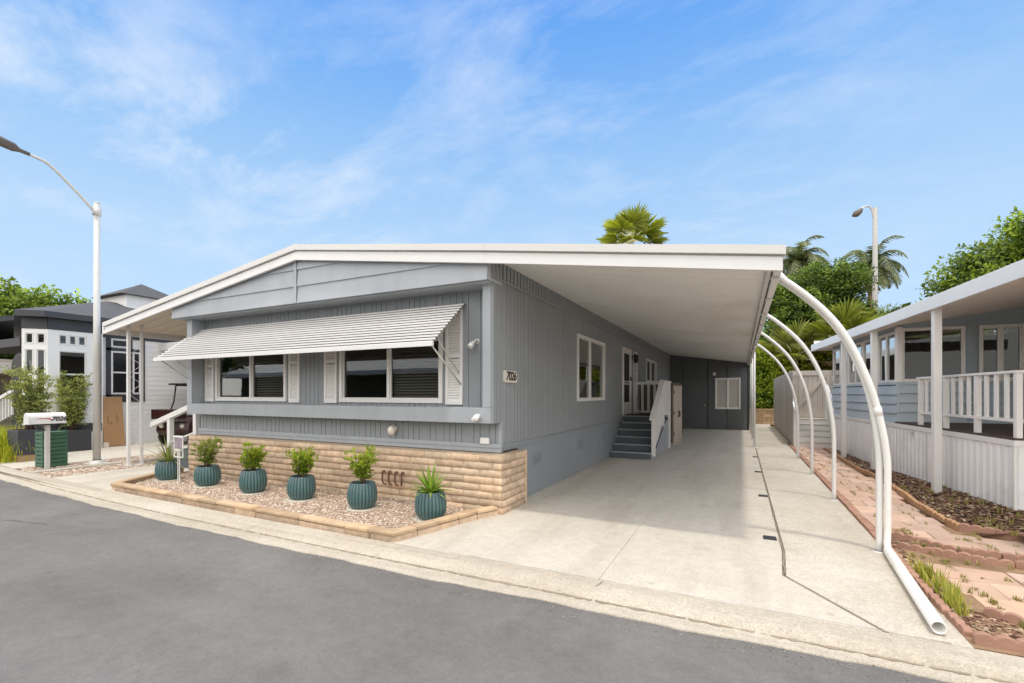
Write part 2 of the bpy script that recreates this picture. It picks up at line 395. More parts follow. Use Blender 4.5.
# unseen bright white sky added as neutral fill, south (behind the photographer) and overhead
so_ = t.ramp(sx.outputs[1], .15, -.35); ov = t.ramp(sx.outputs[2], .74, .92)
wf = t.math('MULTIPLY', t.math('MAXIMUM', so_, ov), t.ramp(n1, .25, .7, .75, 1.0))
c1 = t.mixc(wf, c1, (2.34 / SKYK, 2.25 / SKYK, 2.14 / SKYK))
t.l(c1, bg.inputs[0]); bg.inputs[1].default_value = SKYK
scene.view_settings.view_transform = 'Standard'; scene.view_settings.look = 'None'; scene.view_settings.exposure = 0; scene.view_settings.gamma = 1
scene.cycles.max_bounces = 10; scene.cycles.diffuse_bounces = 6; scene.cycles.transparent_max_bounces = 24
scene.cycles.use_denoising = True; scene.cycles.caustics_reflective = False; scene.cycles.caustics_refractive = False

# ------------------------------------------------------------------ the setting: ground, road, concrete
def struct(name, mb, m, **k): return mb.build(name, m, kind='structure', **k)
g = MB(); g.add([(-400, -300, -.09), (400, -300, -.09), (400, 500, -.09), (-400, 500, -.09)], [(0, 1, 2, 3)]); struct('ground', g, M['dirt'])
def bend(x):
    q = max(0, min(-x, 13) - 5); o = .0046 * q * q
    if x < -13: o += .0736 * (-x - 13)
    return o
def flare(x): return .030 * max(0, min(x, 4) + 3)
XS = [-60, -40, -25, -18] + [-15 + .5 * i for i in range(0, 24)] + [-2, 2, 6, 12, 40]
rd = MB(); n = len(XS)
vs = [(x, -4.3, -.066) for x in XS] + [(x, 3.50 + bend(x) + flare(x), -.066) for x in XS]
rd.add(vs, [(i, i + 1, n + i + 1, n + i) for i in range(n - 1)]); struct('road', rd, M['asphalt'])
random.seed(3)
def prof_strip(mb, xs, prof, fy):
    for a, b in zip(xs[:-1], xs[1:]):
        vs = [(a, y + fy(a, y), z) for y, z in prof] + [(b, y + fy(b, y), z) for y, z in prof]; k = len(prof)
        mb.add(vs, [(i, i + 1, k + i + 1, k + i) for i in range(k - 1)], smooth=False)
gt = MB(); prof = [(3.385, -.09), (3.395, -.058), (3.47, -.055), (3.575, -.052), (3.61, -.030), (3.66, -.004), (3.72, .006), (3.872, .008), (3.874, -.08)]
edge = lambda x: .012 * math.sin(x * 3.1) + .009 * math.sin(x * 8.3 + 1) + .006 * math.sin(x * 19)
xs = []
for s0 in range(-60, 41, 3):
    k = 16 if -18 < s0 < 6 else 2
    ys = [s0 + 3 * i / k + 0 for i in range(k + 1)]
    prof_strip(gt, ys, prof, lambda x, y: bend(x) * (1 if y < 3.65 else .72) + (edge(x) + flare(x) if y < 3.45 else flare(x) * max(0, (3.66 - y) / .2)))
struct('gutter', gt, M['gutter'])
gd = MB(); random.seed(8); prev = None
for i in range(0, 700):
    x = -16 + i * .035; yv = 3.582 + bend(x) + flare(x) * .39 + random.uniform(-.008, .008); ww = random.uniform(.004, .02)
    q = [(x, yv - ww, -.0485), (x, yv + ww * .6, -.0425)]
    if prev: gd.add([prev[0], prev[1], q[1], q[0]], [(0, 1, 2, 3)])
    prev = q
struct('gutter_dirt', gd, M['gutdirt'])
gj = MB()
for s0 in range(-57, 40, 3): gj.box(s0 - .02, s0 + .02, 3.4 + bend(s0), 3.86 + bend(s0), -.09, -.062)
rk = MB()
def wig2(mb, pts, w_, z):
    for (x0, y0), (x1, y1) in zip(pts[:-1], pts[1:]):
        L_ = math.hypot(x1 - x0, y1 - y0); k = max(2, int(L_ / .07)); px, py = -(y1 - y0) / L_, (x1 - x0) / L_; prev = None
        for i in range(k + 1):
            u = i / k; o = random.uniform(-.012, .012); ww = w_ * random.uniform(.3, 1.4)
            q = [(x0 + (x1 - x0) * u + px * (o + sg * ww / 2), y0 + (y1 - y0) * u + py * (o + sg * ww / 2), z) for sg in (-1, 1)]
            if prev: mb.add([prev[0], prev[1], q[1], q[0]], [(0, 1, 2, 3)])
            prev = q
wig2(rk, [(-8.72, 2.50), (-8.2, 2.62), (-7.9, 2.68)], .009, -.0615)
struct('road_cracks', rk, M['tar'])
# grit washed against the gutter
GRP = [(-14, 3.55), (-9, 3.34), (-5, 3.25), (-2, 3.24), (2, 3.35), (2, 3.62), (-2, 3.48), (-5, 3.46), (-9, 3.56), (-14, 3.83)]
# far side kerb of the street
fk = MB(); fk.box(-60, 40, -4.9, -4.3, -.09, .03); struct('far_kerb', fk, M['gutter'])

def slab(mb, poly, z1=0.0, z0=-.07): mb.prism(poly, z0, z1)
dw = MB(); CR = [(.385, 5.4), (.34, 4.71), (.875, 3.885)]
ys = [3.885, 5.78, 8.4, 11.2, 14.0, 16.9, 19.8, 22.6]
for a, b in zip(ys[:-1], ys[1:]):
    a2, b2 = a + .003, b - .003
    if a == ys[0]:
        slab(dw, [(-3.40, a2), (-1.1, a2), (-1.1, b2), (-2.90, b2), (-3.0, 5.2)])
        slab(dw, [(-1.096, a2), (.86, a2), (.325, 4.71), (.37, 5.4), (.375, b2), (-1.096, b2)])
    else:
        slab(dw, [(-2.96, a2), (.375, a2), (.375, b2), (-2.96, b2)])
struct('driveway', dw, M['concrete'])
wk = MB(); slab(wk, [(.89, 3.885), (1.31, 3.885), (1.31, 8.36), (.40, 8.36), (.40, 5.4), (.355, 4.71)], .004)
for a, b in ((8.37, 13.3), (13.31, 18.4), (18.41, 23.6), (23.61, 27.3)): slab(wk, [(.40, a), (1.31, a), (1.31, b), (.40, b)], .004)
slab(wk, [(-3, 22.8), (.39, 22.8), (.39, 27.3), (-3, 27.3)], .004)
struct('walkway', wk, M['concrete2'])
jb = MB(); jb.add([(-3.1, 3.86, -.012), (1.33, 3.86, -.012), (1.33, 27, -.012), (-3.1, 27, -.012)], [(0, 1, 2, 3)]); struct('slab_joint_dirt', jb, M['crack'])
# raised hairline cracks filled with dirt
ck = MB()
def wiggle(mb, pts, w, z, amp=.012, step=.12):
    for (x0, y0), (x1, y1) in zip(pts[:-1], pts[1:]):
        L = math.hypot(x1 - x0, y1 - y0); k = max(2, int(L / step)); px, py = -(y1 - y0) / L, (x1 - x0) / L; prev = None
        for i in range(k + 1):
            u = i / k; o = rnd(-amp, amp) if 0 < i < k else 0; ww = w * rnd(.4, 1.3)
            q = [(x0 + (x1 - x0) * u + px * (o + s * ww / 2), y0 + (y1 - y0) * u + py * (o + s * ww / 2), z) for s in (-1, 1)]
            if prev: mb.add([prev[0], prev[1], q[1], q[0]], [(0, 1, 2, 3)])
            prev = q
wiggle(ck, [(.385, 19), (.385, 5.4), (.345, 4.75)], .02, .0062, .012)
wiggle(ck, [(-2.6, 3.88), (1.2, 3.88)], .010, .0125, .008)
wiggle(ck, [(-1.05, 3.87), (-1.08, 3.73)], .006, .0125, .008)
wiggle(ck, [(-2.9, 6.9), (-1.8, 7.3), (-.6, 7.2), (.36, 7.5)], .0035, .0045, .02)
wiggle(ck, [(.42, 10.1), (.9, 10.0), (1.29, 10.3)], .005, .0085, .02)
wiggle(ck, [(.5, 6.2), (.9, 6.6), (1.28, 6.55)], .004, .0085, .02)
wiggle(ck, [(-9.6, 3.875), (-9.62, 3.75)], .006, .0125 , .006)
struct('driveway_cracks', ck, M['crack'])
# concrete on the left: path beside the planter, strip, neighbour's drive
lp = MB(); slab(lp, [(-11.75, 3.98), (-9.0, 3.83), (-9.5, 4.1), (-10.2, 5.25), (-10.35, 12), (-11.75, 12)], .002)
struct('side_path', lp, M['concrete2'])
ls = MB(); slab(ls, [(-12.95, 4.08), (-12.68, 4.06), (-12.68, 12), (-12.95, 12)], .02); struct('strip_kerb', ls, M['gutter'])
nd = MB()
for a, b in ((4.75, 7.4), (7.41, 11), (11.01, 16)): slab(nd, [(-17.3, a if a > 5 else 4.5), (-13.85, a if a > 5 else 4.15), (-13.85, b), (-17.3, b)], .004)
slab(nd, [(-24, 6.2), (-17.31, 5.0), (-17.31, 7.5), (-24, 7.5)], .004)
struct('neighbour_driveway', nd, M['concrete'])

# gravel, chips
def pebbles(name, poly, count, zf, smin, smax, cols, m, flat=.6, long=1.0):
    mb = MB(); xs_ = [p[0] for p in poly]; ys_ = [p[1] for p in poly]; k = 0
    while k < count:
        x, y = rnd(min(xs_), max(xs_)), rnd(min(ys_), max(ys_))
        if not inpoly(x, y, poly): continue
        k += 1; s = rnd(smin, smax); a = rnd(0, 6.28); z = zf(x, y)
        c = random.choice(cols); b = rnd(.75, 1.25); c = tuple(q * b for q in c)
        L = s * long * rnd(.8, 1.3); h = s * flat * rnd(.6, 1.1); ca, sa = math.cos(a), math.sin(a); tl = rnd(-.35, .35)
        P = [(L, 0, 0), (0, s, 0), (-L, 0, 0), (0, -s, 0), (rnd(-.3, .3) * s, rnd(-.3, .3) * s, h), (L * .55, s * .55, h * .7), (-L * .55, -s * .55, h * .75), (-L * .5, s * .6, h * .6), (L * .5, -s * .6, h * .65)]
        vs = [(x + px * ca - py * sa, y + px * sa + py * ca, z + pz + px * tl) for px, py, pz in P]
        mb.add(vs, [(0, 5, 4), (5, 1, 4), (1, 7, 4), (7, 2, 4), (2, 6, 4), (6, 3, 4), (3, 8, 4), (8, 0, 4), (0, 1, 5), (1, 2, 7), (2, 3, 6), (3, 0, 8)], c)
    o = mb.build(name, m); o['kind'] = 'stuff'; return o
random.seed(19); GRIT = 1
PLB = [(-9.85, 5.42), (-9.95, 5.0), (-9.3, 4.1), (-3.42, 3.95), (-3.05, 5.42)]
gb = MB(); gb.prism(PLB, -.05, .03); struct('gravel_bed', gb, M['gravelbase'])
PC = [(.58, .47, .36), (.49, .38, .29), (.66, .57, .47), (.42, .31, .23), (.62, .52, .42), (.55, .46, .38), (.74, .68, .60), (.36, .27, .20), (.52, .36, .28)]
tag(pebbles('gravel', PLB, 15000, lambda x, y: .028, .007, .018, PC, M['pebble']), 'pinkish brown gravel filling the raised planter bed under the pots', 'gravel')
tag(pebbles('grit', GRP, 1500, lambda x, y: -.062, .002, .006, [(.30, .26, .21), (.42, .37, .30), (.16, .14, .12), (.22, .17, .10)], M['pebble']), 'fine grit washed along the edge of the asphalt', 'grit')
GS = [(-12.67, 4.05), (-11.77, 4.0), (-11.77, 9), (-12.67, 9)]; GS2 = [(-13.83, 4.2), (-12.97, 4.1), (-12.97, 9), (-13.83, 9)]
g2 = MB(); g2.prism(GS, -.05, .0); g2.prism(GS2, -.05, .0); struct('gravel_strip', g2, M['gravelbase'])
tag(pebbles('gravel', GS, 2600, lambda x, y: 0, .013, .027, PC, M['pebble']), 'gravel strip beside the concrete side path under twin white posts', 'gravel')
tag(pebbles('gravel', GS2, 2400, lambda x, y: 0, .013, .027, PC, M['pebble']), 'gravel strip around the street lamp foot', 'gravel')

# right-hand side: mulch, pavers
def bedz(x, y): 
    d = max(0, min(1, (x - 2.2) / 1.0)); return .02 + .12 * d * max(0, min(1, (13 - y) / 4))
BED = [(2.15, 16), (2.17, 11.6), (2.33, 10.39), (2.24, 8.33), (2.30, 7.16), (2.85, 6.9), (7, 6.6), (7, 9), (3.1, 9), (2.6, 13), (2.5, 16)]
mb = MB(); 
for i in range(22):
    for j in range(40):
        x0, y0 = 1.9 + i * .25, 6.4 + j * .25
        if inpoly(x0 + .12, y0 + .12, BED) or inpoly(x0 + .12, y0 + .37, BED):
            mb.add([(x, y, bedz(x, y) - .01 + .02 * math.sin(x * 9) * math.sin(y * 7)) for x, y in ((x0, y0), (x0 + .25, y0), (x0 + .25, y0 + .25), (x0, y0 + .25))], [(0, 1, 2, 3)], smooth=True)
struct('mulch_soil', mb, M['mulchbase'])
CH = [(.20, .11, .075), (.14, .078, .055), (.28, .17, .115), (.38, .27, .18), (.10, .058, .043), (.24, .145, .10), (.48, .38, .26)]
tag(pebbles('mulch', BED, 6500, bedz, .010, .022, CH, M['chip'], .5, 2.2), 'dark brown bark mulch heaped against the white skirting', 'mulch')
B2 = [(1.36, 3.98), (1.62, 3.98), (5.5, 3.95), (5.5, 4.35), (1.72, 4.42), (1.55, 4.6), (1.46, 5.7), (1.50, 6.2), (1.44, 6.6), (1.36, 6.3)]
B3 = [(1.46, 6.15), (1.95, 5.98), (5, 5.65), (5, 5.82), (1.99, 6.10), (1.47, 6.48)]
sb = MB(); sb.prism([(1.312, 3.9), (7, 3.9), (7, 16.4), (1.312, 16.4)], -.08, .004); struct('side_yard_soil', sb, M['sandy'])
tag(pebbles('mulch', B2, 2600, lambda x, y: .005, .008, .018, CH, M['chip'], .6, 2.0), 'bark mulch in the narrow bed behind the ground drain pipe', 'mulch')
tag(pebbles('mulch', B3, 900, lambda x, y: .005, .008, .018, CH, M['chip'], .6, 2.0), 'bark mulch between the two rows of scalloped edging', 'mulch')
pv = MB()
def pavers(poly, sx, sy, ang=0, z=.022, off=.5):
    ca, sa = math.cos(ang), math.sin(ang); row = 0
    cx0, cy0 = poly[0]
    for j in range(-60, 60):
        for i in range(-60, 60):
            ux = (i + (off if j % 2 else 0)) * sx; uy = j * sy
            cx_, cy_ = cx0 + ux * ca - uy * sa, cy0 + ux * sa + uy * ca
            if inpoly(cx_, cy_, poly):
                h = rnd(-.007, .007); b = rnd(.86, 1.12); r = rnd(-.04, .04)
                pv.obox(cx_ + rnd(-.006, .006), cy_ + rnd(-.006, .006), -.03, z + h, sx - rnd(.006, .016), sy - rnd(.006, .016), ang + rnd(-.012, .012), (b + r, b, b - r), tilt=rnd(-.01, .01))
def rowpave(y0, y1, dy, xl, xr, w_):
    y = y0; j = 0
    while y < y1 - .05:
        ym = y + dy / 2; x = xl(ym) - (j % 2) * w_ * .5; R_ = xr(ym)
        while x < R_ - .02:
            a_, b_ = max(x, xl(ym)), min(x + w_, R_); x += w_
            if b_ - a_ < .07: continue
            b = rnd(.84, 1.12); r = rnd(-.04, .04)
            pv.obox((a_ + b_) / 2 + rnd(-.004, .004), ym + rnd(-.004, .004), -.03, .02 + rnd(-.006, .006), b_ - a_ - rnd(.006, .016), dy - rnd(.006, .016), rnd(-.012, .012), (b + r, b, b - r), tilt=rnd(-.012, .012))
        y += dy; j += 1
def pl_(P):
    def f(y):
        for (y0, x0), (y1, x1) in zip(P[:-1], P[1:]):
            if y0 <= y <= y1: return x0 + (x1 - x0) * (y - y0) / (y1 - y0)
        return P[-1][1] if y > P[-1][0] else P[0][1]
    return f
rowpave(6.85, 16.2, .40, lambda y: 1.41, pl_([(6.85, 2.20), (8.33, 2.18), (10.39, 2.26), (11.6, 2.12), (16.2, 2.10)]), .36)
rowpave(6.28, 6.85, .285, lambda y: 1.62 + (6.85 - y) * .45, lambda y: 5.6, .42)
rowpave(4.52, 5.62, .365, pl_([(4.5, 1.64), (5.7, 1.50)]), lambda y: 5.6, .56)
struct('paver_path', pv, M['paver'], bevel=.008)

# ------------------------------------------------------------------ the gray house
random.seed(11)
H0 = thing('mobile_home', 'gray single storey mobile home with low gable roof, slatted window awning and tan block base', 'house', (-6.45, 5.43, 0))
def front(Y0): return lambda u, v, w_: (u, Y0 - w_, v)
def side(X0): return lambda u, v, w_: (X0 + w_, u, v)
def sidel(X0): return lambda u, v, w_: (X0 - w_, u, v)
def zc(x): return 3.40 + (.139 if x < -2.97 else .147) * (-2.97 - x) if x > -6.5 else 3.40 + .139 * 3.53 - .139 * (-6.5 - x)

def window(parent, m, u0, u1, v0, v1, mull=(), hm=(), fw=.065, glass=None, name='window', blinds=None, out=.035, label=None, back=.05, pane=-.022):
    mb = MB(); fo = out
    mb.box(u0, u0 + fw, v0, v1, -back, fo, m); mb.box(u1 - fw, u1, v0, v1, -back, fo, m)
    mb.box(u0 + fw, u1 - fw, v0, v0 + fw, -back, fo - .003, m); mb.box(u0 + fw, u1 - fw, v1 - fw, v1, -back, fo - .003, m)
    for q in mull: mb.box(q - .025, q + .025, v0 + fw, v1 - fw, -back + .006, fo - .012, m)
    for q in hm: mb.box(u0 + fw, u1 - fw, q - .022, q + .022, -back + .008, fo - .014, m)
    # inner sash
    us = [u0 + fw] + [q for q in mull] + [u1 - fw]
    for a, b in zip(us[:-1], us[1:]):
        a2 = a + (.025 if a in mull else 0); b2 = b - (.025 if b in mull else 0)
        for (p, q, r_, s_) in ((a2, a2 + .02, v0 + fw, v1 - fw), (b2 - .02, b2, v0 + fw, v1 - fw), (a2 + .02, b2 - .02, v0 + fw, v0 + fw + .02), (a2 + .02, b2 - .02, v1 - fw - .02, v1 - fw)):
            mb.box(p, q, r_, s_, -back + .01, 0, m)
    o = mb.build(name, M['frame'], parent, bevel=.004)
    if label: o['label'] = label
    gm = glass or M['glass']
    for a, b in zip(us[:-1], us[1:]):
        p = MB(); p.add([m(a, v0 + fw, pane), m(b, v0 + fw, pane), m(b, v1 - fw, pane), m(a, v1 - fw, pane)], [(0, 1, 2, 3)])
        p.build('pane', gm, o)
    if blinds:
        b = MB(); z = v0 + fw + .03
        while z < v1 - fw:
            vs = []
            for u in (mull[0] + .025 if mull else u0 + fw, u1 - fw): vs += [m(u, z, -.075), m(u, z + blinds, -.075 - .022)]
            b.add(vs, [(0, 2, 3, 1)]); z += .045
        b.build('blinds', M['blind'], o)
    return o

# facade under the awning
WT = 3.09
W1 = (-9.385, -7.33, 1.455, 2.80); W2 = (-6.02, -3.95, 1.455, 2.80)
pw = [.102, .102, .204, .102, .145, .102]
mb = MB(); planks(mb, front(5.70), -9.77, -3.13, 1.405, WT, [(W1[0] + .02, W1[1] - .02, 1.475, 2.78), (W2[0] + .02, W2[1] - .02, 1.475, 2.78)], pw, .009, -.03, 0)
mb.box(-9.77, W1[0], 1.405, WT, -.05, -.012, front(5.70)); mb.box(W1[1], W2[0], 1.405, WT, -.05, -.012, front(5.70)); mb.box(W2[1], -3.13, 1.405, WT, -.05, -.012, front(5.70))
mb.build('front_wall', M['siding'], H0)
mb = MB(); planks(mb, front(5.66), -9.86, -3.0, .90, 1.195, [], pw, .009, -.03, 0); mb.box(-9.86, -3.0, .90, 1.195, -.06, -.014, front(5.66))
mb.build('lower_front_wall', M['siding'], H0)
mb = MB(); mb.box(-9.9, -2.955, .845, .90, -.06, .028, front(5.66)); mb.box(-9.9, -2.96, .782, .845, -.06, .016, front(5.66)); mb.box(-3.0, -2.958, .90, 1.195, -.06, .01, front(5.66))
mb.build('belly_trim', M['trim_gray'], H0, bevel=.004)
mb = MB(); mb.box(-9.93, -3.004, 5.44, 5.72, 1.195, 1.405); mb.build('window_ledge', M['trim_gray'], H0, bevel=.006)
for a, b in ((-9.93, -9.77), (-3.13, -2.965)):
    mb = MB(); mb.box(a, b if a < -5 else -3.004, 5.44, 5.72, 1.408, WT - .003); mb.build('pillar', M['trim_gray'], H0, bevel=.005)
# gable boards
def clip_gable(z0, z1, x0, x1):
    pts = []; k = 60
    top = [(x0 + (x1 - x0) * i / k, min(z1, zc(x0 + (x1 - x0) * i / k) - .06)) for i in range(k + 1)]
    return [(x, zt) for x, zt in top if zt > z0 + .002]
zb = [WT, 3.365, 3.64, 3.92]
mb = MB()
for a, b in zip(zb[:-1], zb[1:]):
    for x0, x1 in ((-10.16, -6.565), (-6.557, -2.97)):
        tp = clip_gable(a, b, x0, x1)
        if len(tp) < 2: continue
        for (xa, za), (xb, zb_) in zip(tp[:-1], tp[1:]):
            def yy(z): return 5.278 + .022 * (z - a) / .275
            vs = [(xa, 5.278, a), (xb, 5.278, a), (xb, yy(zb_), zb_), (xa, yy(za), za), (xa, 5.33, a), (xb, 5.33, a), (xb, 5.33, zb_), (xa, 5.33, za)]
            mb.add(vs, [(0, 1, 2, 3), (0, 1, 5, 4), (3, 2, 6, 7)])
mb.box(-10.16, -10.12, 5.335, 5.70, WT, 3.27); mb.box(-2.985, -2.962, 5.300, 5.70, WT, 3.32); mb.box(-10.16, -10.14, 5.30, 5.335, WT, 3.27)
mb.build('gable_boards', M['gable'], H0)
mb = MB(); mb.box(-6.62, -6.56, 5.273, 5.277, WT + .002, 3.80); mb.build('gable_joint_strip', M['gable'], H0)
mb = MB(); mb.box(-10.12, -2.985, 5.332, 5.72, WT - .02, WT - .002); mb.build('gable_soffit', M['gable'], H0)

# right side wall
SW = side(-2.97); WA = (8.97, 11.04, 1.44, 2.81); DR = (12.96, 14.03, .99, 2.90); WN = (14.42, 14.94, 1.55, 2.90); WB = (16.57, 18.7, 2.0, 2.82)
ops = [(q[0] + .02, q[1] - .02, q[2] + .02, q[3] - .02) for q in (WA, DR, WN, WB)]
mb = MB(); planks(mb, SW, 5.445, 22.6, .882, 3.14, ops + [(5.44, 5.66, .8, 1.197)], pw, .009, -.03, 0)
us = [5.74] + [q for o in ops for q in o[:2]] + [22.58]
for i in range(0, len(us), 2): mb.box(us[i], us[i + 1], .882, 3.42, -.06, -.013, SW)
for o in ops: mb.box(o[0], o[1], .882, o[2], -.06, -.015, SW); mb.box(o[0], o[1], o[3], 3.42, -.06, -.015, SW)
mb.build('side_wall', M['siding'], H0)
mb = MB(); planks(mb, SW, 5.36, 22.6, 3.165, 3.40, [], [.115], .034, -.03, .016); mb.box(5.36, 22.6, 3.135, 3.165, -.03, .024, SW)
mb.build('frieze', M['siding'], H0)
mb = MB(); y = 6.19
while y < 22.5:
    e = min(y + 1.22, 22.58); mb.box(y + .003, e - .003, -.02, .80, -.03, .012, SW); y = e
mb.build('side_skirting', M['skirt_gray'], H0)
mb = MB(); mb.box(5.74, 22.6, .838, .882, -.03, .026, SW); mb.box(5.74, 22.6, .80, .838, -.03, .018, SW); mb.build('belly_trim', M['skirt_gray'], H0, bevel=.004)
for y in (6.73, 8.98, 11.55):
    mb = MB(); mb.box(y, y + .33, .47, .63, .012, .024, SW)
    for dx in (.02, .175):
        for k in range(6): mb.box(y + dx, y + dx + .135, .485 + k * .023, .497 + k * .023, .024, .034, SW)
    v_ = mb.build('skirting_vent', M['skirt_gray'], H0)
for q in ((10.6, 10.72, .33, .52), (10.9, 10.98, .42, .62)):
    mb = MB(); mb.box(*q, .012, .055, SW); mb.build('outlet_box', M['skirt_gray'], H0, bevel=.004)
window(H0, SW, *WA, mull=(9.88,), fw=.052)
for a, b, c_, d in ((9.03, 9.85, 1.50, 2.75), (16.63, 17.55, 2.06, 2.76), (17.6, 18.64, 2.06, 2.76)):
    mb = MB(); mb.box(a, b, c_, d, -.045, -.04, SW); mb.build('window_screen', M['dark_screen'], H0)
window(H0, SW, *WN, hm=(2.22,), fw=.06, name='narrow_window')
window(H0, SW, *WB, mull=(17.58,), fw=.05)
# security door
mb = MB(); a, b, c_, d = DR
mb.box(a, a + .09, c_, d, -.05, .035, SW); mb.box(b - .09, b, c_, d, -.05, .035, SW); mb.box(a + .09, b - .09, d - .09, d, -.05, .032, SW)
dr = mb.build('door_frame', M['frame'], H0, bevel=.004)
mb = MB(); mb.box(a + .095, b - .095, c_ + .02, c_ + .36, -.02, .02, SW); mb.box(a + .095, a + .15, c_ + .36, d - .095, -.02, .02, SW); mb.box(b - .15, b - .095, c_ + .36, d - .095, -.02, .02, SW)
mb.box(a + .15, b - .15, d - .15, d - .095, -.02, .02, SW)
for z in (1.86, 1.93): mb.box(a + .15, b - .15, z, z + .03, -.015, .018, SW)
sd = mb.build('screen_door', M['frame'], H0, bevel=.003)
mb = MB(); mb.box(a + .15, b - .15, c_ + .36, d - .15, -.01, -.004, SW); mb.build('door_screen', M['dark_screen'], sd)
mb = MB(); mb.box(b - .145, b - .10, 1.98, 2.10, .021, .05, SW); mb.tube([SW(b - .12, 2.0, .05), SW(b - .12, 2.0, .09), SW(b - .2, 2.0, .09)], .012, 8); mb.build('door_handle', M['black'], sd)
mb = MB(); mb.box(14.17, 14.27, 2.62, 2.74, 0, .02, SW); mb.tube([SW(14.22, 2.7, .02), SW(14.22, 2.78, .1), SW(14.22, 2.80, .13)], .012, 8)
mb.lathe([(.015, .1), (.07, .06), (.075, -.10), (.05, -.15), (.01, -.16)], SW(14.22, 2.68, .13), 10); mb.build('porch_lantern', M['black'], H0)
# front windows and shutters
window(H0, front(5.70), *W1, mull=(-8.33,), blinds=.028, fw=.055)
window(H0, front(5.70), *W2, mull=(-4.98,), blinds=.028, fw=.06)
for a, b in ((-9.73, -9.45), (-7.255, -6.985), (-6.37, -6.08), (-3.89, -3.60)):
    mb = MB(); m = front(5.70); z0, z1 = 1.44, 2.86
    for p, q in ((a, a + .04), (b - .04, b)): mb.box(p, q, z0, z1, .001, .034, m)
    for p, q in ((z0, z0 + .06), ((z0 + z1) / 2 - .03, (z0 + z1) / 2 + .03), (z1 - .06, z1)): mb.box(a + .04, b - .04, p, q, .001, .032, m)
    z = z0 + .06
    while z < z1 - .09:
        if not ((z0 + z1) / 2 - .07 < z < (z0 + z1) / 2 + .03):
            vs = [m(a + .04, z, .031), m(b - .04, z, .031), m(b - .04, z + .036, .005), m(a + .04, z + .036, .005), m(a + .04, z - .003, .008), m(b - .04, z - .003, .008)]
            mb.add(vs, [(0, 1, 2, 3), (0, 1, 5, 4)])
        z += .038
    mb.build('shutter', M['shutter'], H0, bevel=.002)
# window awning: stepped aluminium slats
NA = 14; A0 = (5.69, 2.92); A1 = (4.90, 2.27); mb = MB()
for k in range(NA):
    f0, f1 = k / NA, (k + 1) / NA
    y0, z0 = A0[0] + (A1[0] - A0[0]) * f0, A0[1] + (A1[1] - A0[1]) * f0
    y1, z1 = A0[0] + (A1[0] - A0[0]) * f1, A0[1] + (A1[1] - A0[1]) * f1
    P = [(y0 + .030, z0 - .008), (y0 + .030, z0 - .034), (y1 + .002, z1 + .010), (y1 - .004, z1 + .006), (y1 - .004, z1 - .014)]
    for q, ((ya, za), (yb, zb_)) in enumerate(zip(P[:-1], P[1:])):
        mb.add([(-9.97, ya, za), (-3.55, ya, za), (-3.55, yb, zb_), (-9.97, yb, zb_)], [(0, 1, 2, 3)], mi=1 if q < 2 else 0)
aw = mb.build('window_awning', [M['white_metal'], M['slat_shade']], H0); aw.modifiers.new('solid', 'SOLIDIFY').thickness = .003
mb = MB(); mb.box(-9.98, -3.54, A1[0] - .03, A1[0] + .004, A1[1] - .06, A1[1] + .006); mb.build('valance', M['white_metal'], aw, bevel=.004)
mb = MB()
for x in (-9.93,): mb.add([(x - .012, 5.69, 2.89), (x - .012, 4.91, 2.235), (x - .012, 4.91, 2.265), (x - .012, 5.69, 2.92), (x + .012, 5.69, 2.89), (x + .012, 4.91, 2.235), (x + .012, 4.91, 2.265), (x + .012, 5.69, 2.92)], [(0, 1, 2, 3), (4, 5, 6, 7), (0, 1, 5, 4), (2, 3, 7, 6)])
mb.build('awning_rafter', M['white_metal'], aw)
for x in (-9.9, -3.62):
    mb = MB(); mb.tube([(x, 5.68, 1.72), (x, 4.95, 2.24)], .011, 8); mb.tube([(x - .04, 5.68, 1.9), (x - .04, 5.1, 2.38)], .008, 8); mb.build('awning_arm', M['galv'], aw)
# block base
random.seed(21)
mb = MB(); ch = .098; nc = 8
def course_blocks(mb, m, u0, u1, z0, off):
    u = u0 - off
    while u < u1 - .02:
        a, b = max(u, u0), min(u + .46, u1); u += .46
        if b - a < .03: continue
        bl = rnd(.78, 1.12); tint = lerp((1.03, .98, .95), (.97, 1.0, 1.0), random.random()); cc = tuple(q * bl for q in tint)
        d = rnd(-.003, .004)
        # slumped face: bulged mid height
        h = ch - .007; aa, bb = a + .004, b - .004; seg = 6; vs = []
        for i in range(seg + 1):
            uu = aa + (bb - aa) * i / seg; wv = rnd(-.002, .002)
            for (zz_, ww) in ((z0, -.008), (z0 + .004, .002), (z0 + h * .45, .003 + wv), (z0 + h - .004, .002), (z0 + h, -.006)):
                vs.append(m(uu, zz_, ww + d - (.008 if i in (0, seg) else 0)))
        fs = [(i * 5 + k, i * 5 + k + 1, (i + 1) * 5 + k + 1, (i + 1) * 5 + k) for i in range(seg) for k in range(4)]
        mb.add(vs, fs, cc, True)
mf = front(5.43); ms = side(-2.82)
for r_ in range(nc):
    z = -.01 + r_ * ch; course_blocks(mb, mf, -9.87, -2.822, z, (r_ % 2) * .2); course_blocks(mb, ms, 5.424, 6.18, z, (1 - r_ % 2) * .2)
    course_blocks(mb, lambda u, v, w_: (-9.87 - w_, u, v), 5.43, 6.2, z, .2 * (r_ % 2))
mb.build('block_base', M['brick'], H0)
mb = MB(); mb.box(-9.86, -2.832, 5.437, 6.17, -.05, .772); mb.build('block_mortar', M['mortar'], H0)
mb = MB(); mb.box(-2.832, -2.81, 6.165, 6.195, -.02, .775); mb.build('block_end_trim', M['brick'], H0)
